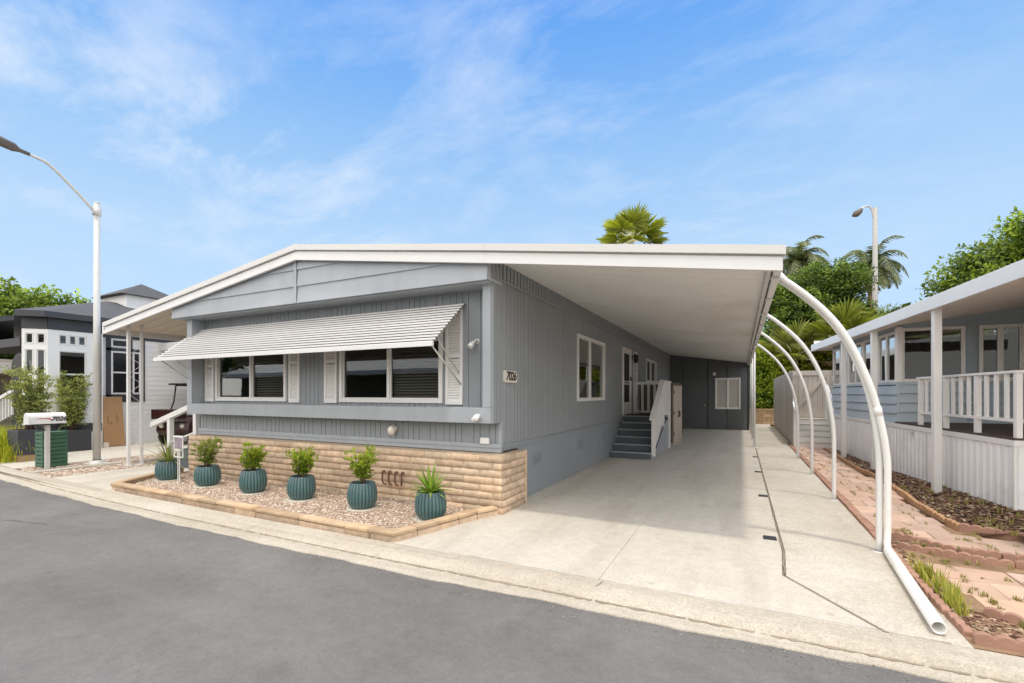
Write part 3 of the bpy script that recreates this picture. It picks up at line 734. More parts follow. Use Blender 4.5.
# small fittings
def flood(x, y, z, s=1):
    mb = MB(); mb.lathe([(.055, 0), (.055, .02), (.03, .03)], (0, 0, 0), 14)
    o = MB(); c, s_ = 0, 0
    mm = lambda px, py, pz: (x + px, y - pz, z + py)
    o.add([mm(*q) for q in mb.v], mb.f, smooth=True)
    o.tube([(x, y - .02, z), (x - .02, y - .09, z - .01), (x - .03, y - .13, z - .04)], .022, 10)
    hd = Vector((-.25, -.6, -.75)).normalized(); p = Vector((x - .03, y - .12, z - .03))
    o.tube([p, p + hd * .05, p + hd * .11, p + hd * .13], [.03, .052, .062, .055], 12)
    return o
fl = flood(-3.36, 5.70, 2.34); fl.v = [(-3.36 + (x + 3.36) * .7, 5.70 + (y - 5.70) * .7, 2.34 + (z - 2.34) * .7) for x, y, z in fl.v]; fl.build('flood_light', M['white'], H0)
mb = MB(); mb.tube([(-4.81, 5.66, 1.06), (-4.81, 5.60, 1.06)], .05, 12); mb.sphere((-4.81, 5.57, 1.03), .062, 8, sz=1.25); mb.build('wall_lamp', M['plaque'], H0)
mb = MB(); mb.box(-3.27, -3.13, 5.61, 5.645, .90, .985); mb.build('outlet_cover', M['white'], H0, bevel=.006)
mb = MB(); mb.tube([(-3.19, 5.44, 1.29), (-3.19, 5.385, 1.29)], .035, 10); mb.sphere((-3.19, 5.37, 1.27), .045, 6); mb.sphere((-3.235, 5.38, 1.25), .03, 6); mb.build('hose_bib', M['white'], H0)
# rusty pipe hooks on the block wall
mb = MB()
for i, x in enumerate((-4.81, -4.69, -4.57, -4.45)):
    z0, z1 = .25, .44
    mb.tube([(x, 5.41, z1), (x, 5.37, z1 - .005), (x, 5.365, z1 - .05), (x, 5.365, z0 + .05), (x + .02, 5.365, z0 + .01), (x + .06, 5.365, z0)] if i < 3 else [(x, 5.41, z1), (x, 5.37, z1), (x, 5.365, z1 - .05), (x, 5.365, z0)], .013, 8)
    mb.tube([(x, 5.365, z1 - .02), (x + .05, 5.365, z1 - .01)], .012, 8)
mb.build('pipe_stubs', M['rust'], H0)
# house number plaque
mb = MB()
pl = []; u0, u1, v0, v1, cr = 5.735, 6.15, 1.755, 1.925, .03
for (cu_, cv_, a0) in ((u1 - cr, v0 + cr, -90), (u1 - cr, v1 - cr, 0), (u0 + cr, v1 - cr, 90), (u0 + cr, v0 + cr, 180)):
    for k in range(5): an = R(a0 + 22.5 * k); pl.append((cu_ + cr * math.cos(an), cv_ + cr * math.sin(an)))
mb.prism(pl, .001, .022, SW); nb = mb.build('number_plaque', M['plaque'], H0, bevel=.004)
text_mesh('number', '7026', .175, (-2.946, 5.945, 1.842), (R(90), 0, R(90)), M['signink'], nb, shear=.25, bold=.004, space=.92)
# roof (house part): soffit pans, deck and fascia
def ramp_prism(mb, x0, x1, y0, y1, f0, f1, c=(1, 1, 1)):
    vs = [(x, y, f(x)) for f in (f0, f1) for y in (y0, y1) for x in (x0, x1)]
    mb.add(vs, [(0, 2, 3, 1), (4, 5, 7, 6), (0, 1, 5, 4), (2, 6, 7, 3), (0, 4, 6, 2), (1, 3, 7, 5)], c)
def pans(mb, x0, x1, y0, y1, w_, gap=.012):
    y = y0
    while y < y1 - .02:
        e = min(y + w_, y1); ramp_prism(mb, x0, x1, y + gap / 2, e - gap / 2, zc, lambda x: zc(x) + .022); y = e
YF = 5.22; YB = 22.75
mb = MB(); ramp_prism(mb, -12.66, -6.5, YF + .04, YB, lambda x: zc(x) + .024, lambda x: zc(x) + .10); ramp_prism(mb, -6.5, -2.97, YF + .04, YB, lambda x: zc(x) + .024, lambda x: zc(x) + .10)
mb.build('roof', M['roofmetal'], H0)
mb = MB(); pans(mb, -12.62, -9.9, 5.34, YB, .28); mb.build('soffit', M['soffit_tan'], H0)
def fascia(mb, x0, x1):
    ramp_prism(mb, x0, x1, YF - .018, YF + .03, lambda x: zc(x) - .115, lambda x: zc(x) - .045)
    ramp_prism(mb, x0, x1, YF, YF + .034, lambda x: zc(x) - .045, lambda x: zc(x) + .022)
def fcap(mb, x0, x1):
    ramp_prism(mb, x0, x1, YF + .02, YF + .05, lambda x: zc(x) + .022, lambda x: zc(x) + .043)
    ramp_prism(mb, x0, x1, YF - .035, YF + .06, lambda x: zc(x) + .043, lambda x: zc(x) + .13)
mb = MB(); fascia(mb, -12.66, -6.5); fascia(mb, -6.5, -2.97); fa = mb.build('fascia', M['white_metal'], H0)
mb = MB(); fcap(mb, -12.66, -6.5); fcap(mb, -6.5, -2.97); mb.build('fascia_cap', M['fascia_cap'], H0)
mb = MB(); mb.box(-12.74, -12.63, YF, YB, zc(-12.66) - .11, zc(-12.66) + .06); mb.build('gutter', M['white_metal'], H0)
mb = MB(); mb.box(-9.92, -9.87, 5.73, 22.6, -.02, 3.30); mb.box(-9.87, -2.98, 22.55, 22.6, -.02, 3.38); mb.build('rear_walls', M['siding'], H0)
mb = MB(); mb.box(-9.86, -3.04, 5.75, 22.5, .93, .95); mb.build('floor', M['carpet'], H0)
mb = MB()
mb.box(-9.86, -3.04, 9.3, 9.36, .95, 3.3); mb.box(-9.86, -3.04, 5.74, 22.5, 3.26, 3.30)
mb.build('interior_partition', M['beige_wall'], H0)
# thin twin posts under the left eave
for y in (5.42, 5.66):
    mb = MB(); mb.box(-12.11 + (.03 if y > 5.5 else 0), -12.05, y - .03, y + .03, -.02, zc(-12.08)) ; mb.build('eave_post', M['white_metal'], H0, bevel=.004)
mb = MB(); mb.box(-12.13, -11.99, 5.36, 5.72, 0, .018); mb.build('post_foot', M['galv'], H0)
mb = MB()
for z in [0.35 + .42 * i for i in range(6)]:
    pts = [(-12.08, 5.45 + .18 * (.5 + .5 * math.sin(k / 10 * math.pi * 2 - 1.57)), z + .40 * k / 10) for k in range(11)]; mb.tube(pts, .005, 5)
mb.build('post_scroll', M['white_metal'], H0)

# ------------------------------------------------------------------ carport
CP = thing('carport', 'white carport roof on curved white supports over the driveway', 'carport', (.36, 5.22, 0))
mb = MB(); pans(mb, -2.955, .29, 5.26, YB, .305, .010); mb.build('ceiling', M['ceiling'], CP)
mb = MB(); ramp_prism(mb, -2.97, .35, YF + .04, YB, lambda x: zc(x) + .024, lambda x: zc(x) + .10); mb.build('roof', M['roofmetal'], CP)
mb = MB(); fascia(mb, -2.967, .365); mb.build('fascia', M['white_metal'], CP)
mb = MB(); fcap(mb, -2.967, .39); mb.build('fascia_cap', M['fascia_cap'], CP)
ze = zc(.36)
mb = MB()
mb.box(.35, .362, YF + .06, YB, ze - .10, ze + .06); mb.box(.30, .35, YF + .06, YB, ze - .10, ze - .09); mb.box(.294, .304, YF + .06, YB, ze - .09, ze + .008)
mb.build('gutter', M['white_metal'], CP)
mb = MB(); mb.box(.235, .275, 5.3, YB, ze - .075, ze + .012); y = 5.5
while y < 22: mb.box(.278, .36, y, y + .03, ze - .125, ze - .102); y += 1.24
mb.build('beam', M['galv'], CP)
AP = [(.27, 2.90), (.42, 2.80), (.57, 2.665), (.72, 2.51), (.86, 2.33), (.98, 2.12), (1.08, 1.88), (1.16, 1.61), (1.215, 1.30), (1.245, 1.0), (1.25, .6), (1.25, 0.0)]
def smooth(P, k=4):
    out = []
    for i in range(len(P) - 1):
        p0, p1, p2, p3 = P[max(i - 1, 0)], P[i], P[i + 1], P[min(i + 2, len(P) - 1)]
        for j in range(k):
            u = j / k; out.append(tuple(.5 * ((2 * p1[d]) + (-p0[d] + p2[d]) * u + (2 * p0[d] - 5 * p1[d] + 4 * p2[d] - p3[d]) * u * u + (-p0[d] + 3 * p1[d] - 3 * p2[d] + p3[d]) * u ** 3) for d in range(len(p1))))
    return out + [P[-1]]
APs = smooth(AP)
for y in (5.83, 8.37, 10.78, 13.26):
    mb = MB(); mb.tube([(x, y, z) for x, z in APs], .030, 12)
    o = mb.build('support_arch', M['white_metal'], CP)
    mb = MB(); mb.lathe([(.055, 0), (.055, .008), (.042, .012)], (1.25, y, .004), 14); mb.build('foot_flange', M['white_metal'], o)
# drain pipe that follows the first arch and runs along the ground
dp = []
for i, (x, z) in enumerate(APs):
    nx = APs[min(i + 1, len(APs) - 1)][0] - APs[max(i - 1, 0)][0]; nz = APs[min(i + 1, len(APs) - 1)][1] - APs[max(i - 1, 0)][1]; L = math.hypot(nx, nz)
    up_ = max(0, min(1, (z - .9) / .9)); of_ = .058 - .046 * up_; dp.append((x - nz / L * of_, 5.79 - .03 * up_, z + nx / L * of_))
dp = [(.36, 5.76, 2.90)] + [q for q in dp if q[2] > .16 and q[0] > .42] + [(1.302, 5.785, .12), (1.30, 5.76, .075), (1.297, 5.70, .058)]
mb = MB(); mb.tube(dp, .031, 12); d1 = mb.build('drain_pipe', M['pvc'], CP)
mb = MB(); kk = min(range(len(dp)), key=lambda i: abs(dp[i][2] - 1.42)); mb.tube([dp[kk - 1], dp[kk]], .036, 12) ; mb.build('pipe_collar', M['pvc'], d1)
mb = MB(); nn = 18
P0, P1 = Vector((1.297, 5.71, .056)), Vector((1.17, 3.985, .056)); dd = (P1 - P0).normalized(); uu = dd.cross(Vector((0, 0, 1))).normalized(); wv = uu.cross(dd)
rings = [(P0, .042), (P0 + dd * .05, .041), (P0 + dd * .08, .043), (P1, .043), (P1, .037), (P1 - dd * .5, .037)]; vs = []
for p, r_ in rings: vs += [p + (uu * math.cos(2 * math.pi * k / nn) + wv * math.sin(2 * math.pi * k / nn)) * r_ for k in range(nn)]
mb.add(vs, [(i * nn + k, i * nn + (k + 1) % nn, (i + 1) * nn + (k + 1) % nn, (i + 1) * nn + k) for i in range(len(rings) - 1) for k in range(nn)], smooth=True)
mb.add([P1 - dd * .48 + (uu * math.cos(2 * math.pi * k / nn) + wv * math.sin(2 * math.pi * k / nn)) * .037 for k in range(nn)], [tuple(range(nn))])
gp = mb.build('ground_pipe', M['pvc'], d1)
for y in (15.48, 18.2, 20.6):
    mb = MB(); mb.tube([(.355, y, 0), (.355, y, ze - .09)], .033, 10); o = mb.build('carport_post', M['white_metal'], CP)
    mb = MB(); mb.lathe([(.07, 0), (.07, .01), (.035, .014)], (.355, y, .002), 12); mb.build('post_foot', M['white_metal'], o)

# ------------------------------------------------------------------ storage room closing the carport
SH = thing('storage_room', 'dark gray panelled storage room at the back of the carport', 'shed', (-1.3, 22.6, 0))
m = front(22.6); mb = MB()
def wl(u): return zc(u) - .02
for a, b in ((-2.985, -2.41), (-1.35, -1.33), (-1.33, -.55), (-.55, .30)): planks(mb, m, a, b, -.02, wl, [(-1.02, -.04, .95, 2.27)] if b > -1 else [], [b - a], .024, -.05, 0)
planks(mb, m, -2.41, -1.35, 2.345, wl, [], [.53], .024, -.05, 0)
ramp_prism(mb, -3.2, .30, 22.67, 22.70, lambda x: -.02, lambda x: zc(x) + .02)
mb.box(.295, .335, -.02, 2.83, -.5, .006, m)
for a, b, z in ((-2.95, -.55, 2.70),): mb.box(a, b, z, z + .03, .001, .012, m)
mb.box(.25, .29, 22.6, 27.2, -.02, 2.85)
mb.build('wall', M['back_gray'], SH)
mb = MB(); mb.box(-2.40, -1.36, .02, 2.32, -.04, .008, m); dd_ = mb.build('door', M['back_gray'], SH)
mb = MB(); mb.sphere(m(-1.47, 1.08, .05), .03, 6); mb.build('door_knob', M['galv'], dd_)
window(SH, m, -1.04, -.02, .91, 2.29, mull=(-.53,), fw=.06, glass=mat('frosted_window', (.50, .475, .44), .35, .03, 1))
mb = MB(); mb.tube([m(-1.08, 2.50, 0), m(-1.08, 2.50, .05)], .06, 12); mb.sphere(m(-1.08, 2.47, .1), .085, 8); mb.build('wall_lamp', M['plaque'], SH)

# ------------------------------------------------------------------ porch steps, cabinet
random.seed(31)
ST = thing('porch_steps', 'dark gray wooden steps with white railing up to the side door', 'steps', (-2.45, 11.5, 0))
rise, run, ns = .165, .295, 6
for i in range(ns):
    y0 = 11.5 + i * run; z = (i + 1) * rise; last = i == ns - 1
    mb = MB(); mb.box(-2.94, -1.95, y0 + .012, y0 + .03, i * rise, z - .03); mb.build('riser', M['step_gray'], ST)
    mb = MB(); mb.box(-2.94, -1.95, y0 + .03, (14.3 if last else y0 + run + .03), z - .03, z, mi=0); mb.box(-2.94, -1.95, y0 - .01, y0 + .027, z - .03, z + .003, mi=1)
    mb.build('landing' if last else 'tread', [M['step_gray'], M['nosing']], ST)
mb = MB(); pts = [(11.51, 0)] + [(11.51 + i * run + (run if k else 0), (i + 1) * rise - .034) for i in range(ns - 1) for k in (0, 1)] + [(11.51 + 5 * run, .95), (14.3, .95), (14.3, 0)]
mb.prism(pts, -1.948, -1.915, lambda u, v, w_: (w_, u, v)); mb.build('stringer', M['trim_gray'], ST)
RX = -1.90
mb = MB(); mb.box(RX - .045, RX + .045, 11.55, 11.64, .08, 1.07); mb.build('newel_post', M['white'], ST, bevel=.005)
mb = MB(); mb.box(RX - .045, RX + .045, 14.22, 14.31, .0, 1.94); mb.build('newel_post', M['white'], ST, bevel=.005)
mb = MB(); mb.box(RX - .045, RX + .045, 12.98, 13.07, .7, 1.90); mb.build('newel_post', M['white'], ST, bevel=.005)
def hz(y): return 1.03 + (y - 11.55) * (.90 / 1.48)
mb = MB()
def sloped(mb, xa, xb, ya, yb, f, dz0, dz1):
    vs = [(x, y, f(y) + d) for d in (dz0, dz1) for y in (ya, yb) for x in (xa, xb)]
    mb.add(vs, [(0, 2, 3, 1), (4, 5, 7, 6), (0, 1, 5, 4), (2, 6, 7, 3), (0, 4, 6, 2), (1, 3, 7, 5)])
sloped(mb, RX - .075, RX + .065, 11.42, 13.03, hz, 0, .042); mb.box(RX - .075, RX + .065, 13.03, 14.33, 1.915, 1.955)
sloped(mb, RX - .03, RX + .02, 11.64, 12.98, hz, -.09, -.003); mb.box(RX - .03, RX + .02, 13.07, 14.22, 1.825, 1.912)
mb.build('handrail', M['white'], ST, bevel=.005)
y = 11.72; 
while y < 14.2:
    top = hz(y) - .092 if y < 13 else 1.823; bot = .17 + (y - 11.6) * (.83 / 1.4) if y < 13 else 1.02
    if not 12.93 < y < 13.1:
        mb = MB(); mb.box(RX - .022, RX + .018, y, y + .068, bot, top); mb.build('baluster', M['white'], ST)
    y += .105
mb = MB(); sloped(mb, RX - .028, RX + .022, 11.64, 12.98, lambda q: .10 + (q - 11.6) * (.83 / 1.4), 0, .08); mb.box(RX - .028, RX + .022, 13.07, 14.22, 1.0, 1.06); mb.build('bottom_rail', M['white'], ST)
mb = MB(); mb.box(-2.93, RX - .05, 14.24, 14.29, 1.865, 1.95); mb.box(-2.93, RX - .05, 14.245, 14.285, 1.02, 1.09); mb.box(-2.93, -2.83, 14.23, 14.30, .99, 1.862); mb.build('back_rail', M['white'], ST, bevel=.004)
for x in (-2.70, -2.52, -2.34, -2.16):
    mb = MB(); mb.box(x, x + .07, 14.25, 14.28, 1.092, 1.863); mb.build('baluster', M['white'], ST)
mb = MB(); mb.tube([(-1.915, 13.6, .92), (-1.87, 13.6, .92), (-1.86, 13.6, .86)], .028, 8); mb.tube([(-1.87, 11.75, .27), (-1.87, 13.55, .93)], .014, 6); mb.build('hose_rail', M['black'], ST)
mb = MB(); mb.box(-2.88, -2.05, 13.02, 13.7, .991, 1.004); tag(mb.build('door_mat', M['rubber'], loc=(-2.46, 13.36, .991)), 'black rubber door mat lying on the top landing of the porch steps', 'door mat')
CB = thing('storage_cabinet', 'tall tan resin storage cabinet with dark top behind the porch steps', 'cabinet', (-2.33, 15.75, 0), rz=R(-9))
mb = MB(); mb.box(-2.88, -1.84, 15.28, 16.22, .03, 1.86); mb.build('body', M['cab_dark'], CB, bevel=.02)
mb = MB(); mb.box(-2.9, -1.82, 15.26, 16.24, 1.862, 1.92); mb.box(-2.86, -1.86, 15.3, 16.2, 1.92, 1.95); mb.build('lid', M['cab_dark'], CB, bevel=.015)
mb = MB(); mb.box(-2.9, -1.82, 15.26, 16.24, 0, .05); mb.build('base', M['cab_tan'], CB)
for a, b in ((15.29, 15.745), (15.755, 16.21)):
    mb = MB(); mb.box(-1.838, -1.80, a, b, .06, 1.85); mb.box(-1.80, -1.79, a + .06, b - .06, .14, .86); mb.box(-1.80, -1.79, a + .06, b - .06, .98, 1.76)
    d_ = mb.build('door', M['cab_tan'], CB, bevel=.008)
    yy = b - .05 if a < 15.5 else a + .05
    mb = MB(); mb.tube([(-1.79, yy, .86), (-1.755, yy, .88), (-1.75, yy, .95), (-1.755, yy, 1.02), (-1.79, yy, 1.04)], .014, 8); mb.build('handle', M['black'], d_)
    for z in (.3, .95, 1.6):
        mb = MB(); hy = a if a < 15.5 else b; mb.box(-1.80, -1.785, hy - .02, hy + .03, z, z + .09); mb.build('hinge', M['black'], d_)

# drain grates in the driveway
for i, (x, y) in enumerate(((.285, 5.86), (.31, 8.23), (.315, 10.7), (.325, 13.2))):
    mb = MB(); mb.box(x - .065, x + .065, y - .065, y + .065, -.03, .006)
    t_ = thing('drain_grate', ('square drain grate in the driveway nearest the street', 'square drain grate second from the street along the driveway joint', 'square drain grate third from the street along the driveway joint', 'farthest square drain grate along the driveway joint')[i], 'drain grate', (x, y, 0), group='drain grates in the driveway')
    mb.build('sump', M['black'], t_)
    mb = MB()
    for k in range(5): mb.box(x - .06, x + .06, y - .06 + k * .027, y - .046 + k * .027, .0065, .0105)
    mb.build('grille', M['charcoal'], t_)

# ------------------------------------------------------------------ planter border
random.seed(41)
PLT = thing('planter_border', 'low tan capped stone border around the gravel bed', 'planter border', (-6.4, 3.95, 0))
bl = [(-9.42, 3.985), (-9.0, 3.98), (-6.5, 3.94), (-4.4, 3.90), (-3.34, 3.905), (-3.16, 4.5), (-3.0, 5.1), (-2.86, 5.40)]
bl0 = [(-10.12, 5.42), (-10.02, 5.0), (-9.62, 4.25), (-9.42, 3.985)]
def along(mb, P, L, wd, z0, z1, jit, colr, inset=0):
    # walk the polyline with blocks of length L
    segs = []; 
    for (x0, y0), (x1, y1) in zip(P[:-1], P[1:]):
        D = math.hypot(x1 - x0, y1 - y0); k = max(1, round(D / L))
        for i in range(k):
            u0, u1 = i / k, (i + 1) / k
            segs.append((x0 + (x1 - x0) * u0, y0 + (y1 - y0) * u0, x0 + (x1 - x0) * u1, y0 + (y1 - y0) * u1))
    for a in segs:
        D = math.hypot(a[2] - a[0], a[3] - a[1]); ang = math.atan2(a[3] - a[1], a[2] - a[0]); b = rnd(.82, 1.12); r_ = rnd(-.03, .03)
        o = rnd(-jit, jit); nx, ny = -math.sin(ang), math.cos(ang)
        mb.obox((a[0] + a[2]) / 2 + nx * (wd / 2 + o), (a[1] + a[3]) / 2 + ny * (wd / 2 + o), z0 + rnd(-.004, .004), z1 + rnd(-.005, .005), D - .006, wd, ang + rnd(-.01, .01), (b + r_, b, b - r_))
mb = MB(); along(mb, bl0, .40, .10, -.06, .062, .004, None); along(mb, bl, .40, .10, -.06, .062, .006, None); mb.build('base_course', M['brick'], PLT, bevel=.012)
mb = MB(); along(mb, [(x - .012, y - .012) for x, y in bl0], .40, .135, .066, .11, .006, None); along(mb, [(x, y - .018) for x, y in bl], .40, .135, .066, .11, .007, None); mb.build('cap_course', M['capstone'], PLT, bevel=.012)

# ------------------------------------------------------------------ potted plants
def leafquad(mb, p, d, nrm, L, W, c, fold=.15):
    d = d.normalized(); s_ = d.cross(nrm)
    if s_.length < 1e-4: s_ = Vector((1, 0, 0))
    s_ = s_.normalized(); n2 = s_.cross(d)
    q = [p, p + d * L * .5 + s_ * W / 2 + n2 * W * fold, p + d * L, p + d * L * .5 - s_ * W / 2 + n2 * W * fold]
    mb.add(q, [(0, 1, 2), (0, 2, 3)], c, False)
def rdir():
    while True:
        v = Vector((rnd(-1, 1), rnd(-1, 1), rnd(-1, 1)))
        if .05 < v.length < 1: return v.normalized()
potmesh = None
def make_pot(root, x, y):
    global potmesh
    if potmesh is None:
        mb = MB(); NF = 26
        prof = [(.10, 0), (.145, .004), (.165, .03), (.190, .08), (.198, .14), (.196, .20), (.186, .26), (.172, .31), (.166, .325), (.165, .335), (.150, .336), (.146, .30), (.143, .28)]
        def flute(t_, z): return 1 + (.045 * abs(math.sin(NF / 2 * t_)) ** .8 - .035) * (1 if .015 < z < .322 else 0)
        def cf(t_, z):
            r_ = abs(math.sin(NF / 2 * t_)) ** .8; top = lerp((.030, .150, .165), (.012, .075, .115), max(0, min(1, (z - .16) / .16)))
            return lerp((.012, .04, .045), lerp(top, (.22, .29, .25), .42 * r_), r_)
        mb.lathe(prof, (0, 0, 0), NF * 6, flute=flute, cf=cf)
        mb.add([(.145 * math.cos(k * .26), .145 * math.sin(k * .26), .29) for k in range(24)], [tuple(range(24))], (.02, .015, .01))
        o = mb.build('pot', M['pot'], root, local=True); potmesh = o.data
        return o
    o = bpy.data.objects.new('pot', potmesh); col.objects.link(o); o.parent = root; return o
def shrub(root, seed, h, wd, base, tones):
    random.seed(seed); st = MB(); lf = MB(); tips = []
    for i in range(13):
        a = rnd(0, 6.28); sp = rnd(.2, 1) * wd; pts = [Vector((rnd(-.02, .02), rnd(-.02, .02), base))]
        top = Vector((math.cos(a) * sp, math.sin(a) * sp, base + h * rnd(.55, 1.0)))
        for k in range(1, 5):
            u = k / 4; pts.append(pts[0].lerp(top, u) + Vector((rnd(-.015, .015), rnd(-.015, .015), .02 * math.sin(u * 3))))
        st.tube(pts, [.008 - .0014 * k for k in range(5)], 6)
        for k in range(1, 5):
            for j in range(4):
                b = pts[k] + rdir() * .05; e = pts[k] + Vector((rnd(-1, 1), rnd(-1, 1), rnd(-.1, 1.1))).normalized() * rnd(.05, .12)
                tips.append((pts[k], e))
    for p, e in tips:
        tone = rnd(.7, 1.25)
        for j in range(9):
            u = rnd(.3, 1.05); q = p.lerp(e, u); d = ((e - p).normalized() + rdir() * .9 + Vector((0, 0, .35))).normalized()
            hgt = max(0, min(1, (q.z - base) / h)); c = lerp(tones[0], tones[1], max(0, min(1, hgt * .7 + rnd(-.25, .45)))); c = tuple(v * tone * rnd(.8, 1.2) for v in c)
            leafquad(lf, q, d, rdir(), rnd(.035, .06), rnd(.014, .022), c)
    st.build('stems', M['bark'], root, local=True); lf.build('leaves', M['leaf'], root, local=True)
def rosette(root, seed, base, L, n_, tones, droop=1.0, wd=.026):
    random.seed(seed); lf = MB()
    for i in range(n_):
        a = i * 2.4 + rnd(-.2, .2); el = R(15 + 68 * (i / n_)) ; ll = L * rnd(.75, 1.1); seg = 6; prev = None; p = Vector((0, 0, base)); d = Vector((math.cos(a) * math.cos(el), math.sin(a) * math.cos(el), math.sin(el)))
        c = lerp(tones[0], tones[1], rnd(0, 1)); s_ = Vector((-math.sin(a), math.cos(a), 0)); vs = []
        for k in range(seg + 1):
            u = k / seg; ww = wd * (1 - u ** 1.8) * (.6 + .8 * min(1, u * 3)) / 2 + .0006
            vs += [p - s_ * ww + Vector((0, 0, ww * .5)), p, p + s_ * ww + Vector((0, 0, ww * .5))]
            p = p + d * ll / seg; d = (d + Vector((0, 0, -.09 * droop * (1.6 - el)))).normalized()
        fs = []
        for k in range(seg): fs += [(k * 3, k * 3 + 1, k * 3 + 4, k * 3 + 3), (k * 3 + 1, k * 3 + 2, k * 3 + 5, k * 3 + 4)]
        lf.add(vs, fs, c, True)
    lf.build('leaves', M['leaf'], root, local=True)
GT = ((.12, .20, .02), (.42, .52, .05)); G2 = ((.10, .15, .03), (.33, .40, .08))
pots = [(-9.34, 4.80, 'r', 'teal ribbed pot with dark spiky rosette plant, leftmost of the row'),
        (-8.16, 4.80, 's', 'teal ribbed pot with olive shrub beside the white stake'),
        (-6.93, 4.78, 's', 'teal ribbed pot with light green shrub, third from the left'),
        (-5.86, 4.80, 's', 'teal ribbed pot with round bushy shrub, fourth from the left'),
        (-4.65, 4.79, 's', 'teal ribbed pot with upright leafy shrub next to rusty pipe stubs'),
        (-3.49, 4.77, 'r', 'teal ribbed pot with bright green rosette plant nearest the driveway')]
for i, (x, y, k, lab) in enumerate(pots):
    pt = thing('potted_plant', lab, 'potted plant', (x, y, .045), rz=i * .7, group='teal pots along the gravel bed'); pt.scale = (1, 1, (1.0, .96, 1.03, .99, 1.02, 1.0)[i]); pt.rotation_euler.x = (.0, .02, -.015, .02, .01, -.02)[i]
    make_pot(pt, x, y)
    mb = MB(); mb.lathe([(.01, -.02), (.205, -.02), (.21, -.012), (.205, -.002), (.01, -.001)], (0, 0, 0), 24); mb.build('saucer', M['concrete2'], pt, local=True)
    if i == 0: rosette(pt, 5, .29, .50, 40, ((.10, .14, .05), (.36, .40, .16)), 1.7)
    elif i == 5: rosette(pt, 9, .29, .40, 44, ((.14, .26, .04), (.36, .50, .10)), 1.25, .034)
    else: shrub(pt, 50 + i * 7, (.46, .40, .40, .42)[i - 1], (.21, .20, .21, .19)[i - 1], .29, G2 if i == 1 else GT)
# small plants in the bed
random.seed(77)
bp = thing('small_shrub', 'low reddish dry shrub in the gravel between the first two pots', 'shrub', (-8.66, 5.05, .03)); lf = MB()
for j in range(260):
    q = Vector((rnd(-.12, .12), rnd(-.12, .12), rnd(.02, .30))); leafquad(lf, q, rdir() + Vector((0, 0, .5)), rdir(), .045, .02, lerp((.10, .045, .03), (.2, .2, .05), max(0, (q.z - .15) * 4)))
lf.build('leaves', M['leaf'], bp, local=True)
sk = thing('picture_stake', 'white garden stake with small framed picture in the gravel bed', 'garden stake', (-8.88, 4.72, .03))
mb = MB(); 
for dx in (-.025, .025): mb.box(-8.86 + dx - .007, -8.86 + dx + .007, 4.716, 4.726, -.05, .60)
mb.box(-9.01, -8.72, 4.705, 4.735, .83, .855); mb.box(-9.0, -8.985, 4.713, 4.727, .49, .83); mb.box(-8.745, -8.73, 4.713, 4.727, .49, .83); mb.box(-9.0, -8.73, 4.713, 4.727, .475, .49); mb.box(-9.0, -8.73, 4.713, 4.727, .60, .612)
mb.build('frame', M['white'], sk)
mb = MB(); mb.box(-8.98, -8.75, 4.716, 4.724, .63, .82); mb.build('picture', mat('dark_print', (.30, .25, .30), .6, .45, 22), sk)
mb = MB(); mb.tube([(-8.96, 4.72, .40), (-8.96, 4.72, .44)], .05, 10); 

# ------------------------------------------------------------------ neighbour on the right (turned a few degrees)
random.seed(51)
RA = math.atan(.09)
RH = thing('porch_home', 'light blue mobile home with screened porch, white skirting and railing along the side yard', 'house', (2.73, 9.35, 0), rz=RA)
def L(name, mb, m, par=RH, **k): return mb.build(name, m, par, local=True, **k)
sx_ = .27
mb = MB()
def corr(mb, m, a, b, z0, z1):
    u = a
    while u < b - .01:
        e = min(u + .16, b); w_ = e - u
        P = [(u, 0), (u + w_ * .18, .018), (u + w_ * .55, .018), (u + w_ * .70, 0), (u + w_ * .80, .006), (u + w_ * .9, .006), (e, 0)]
        for (ua, wa), (ub, wb) in zip(P[:-1], P[1:]): mb.add([m(ua, z0, wa), m(ub, z0, wb), m(ub, z1, wb), m(ua, z1, wa)], [(0, 1, 2, 3)])
        u = e
corr(mb, sidel(sx_), -1.3, 7.0, -.1, .93); corr(mb, front(-1.3), sx_, 4.2, -.1, .93)
L('skirting', mb, M['skirt_white'])
mb = MB(); mb.box(sx_ - .03, sx_ + .05, -1.33, 7.02, .93, 1.005); mb.box(sx_ + .05, 4.2, -1.33, -1.26, .93, 1.005); mb.box(sx_ - .03, sx_ + .0, -1.33, -1.29, -.05, .928)
L('skirting_cap', mb, M['white'], bevel=.004)
mb = MB(); mb.box(sx_ - .024, sx_, 1.02, 1.05, -.05, .93); mb.box(sx_ - .06, sx_ - .02, 1.55, 1.63, .86, .89); L('access_panel_latch', mb, M['galv'])
mb = MB(); y = -1.30
while y < 2.3: mb.box(sx_ - .02, 4.2, y, y + .135, 1.008, 1.035); y += .142
L('porch_deck', mb, M['porchdeck'])
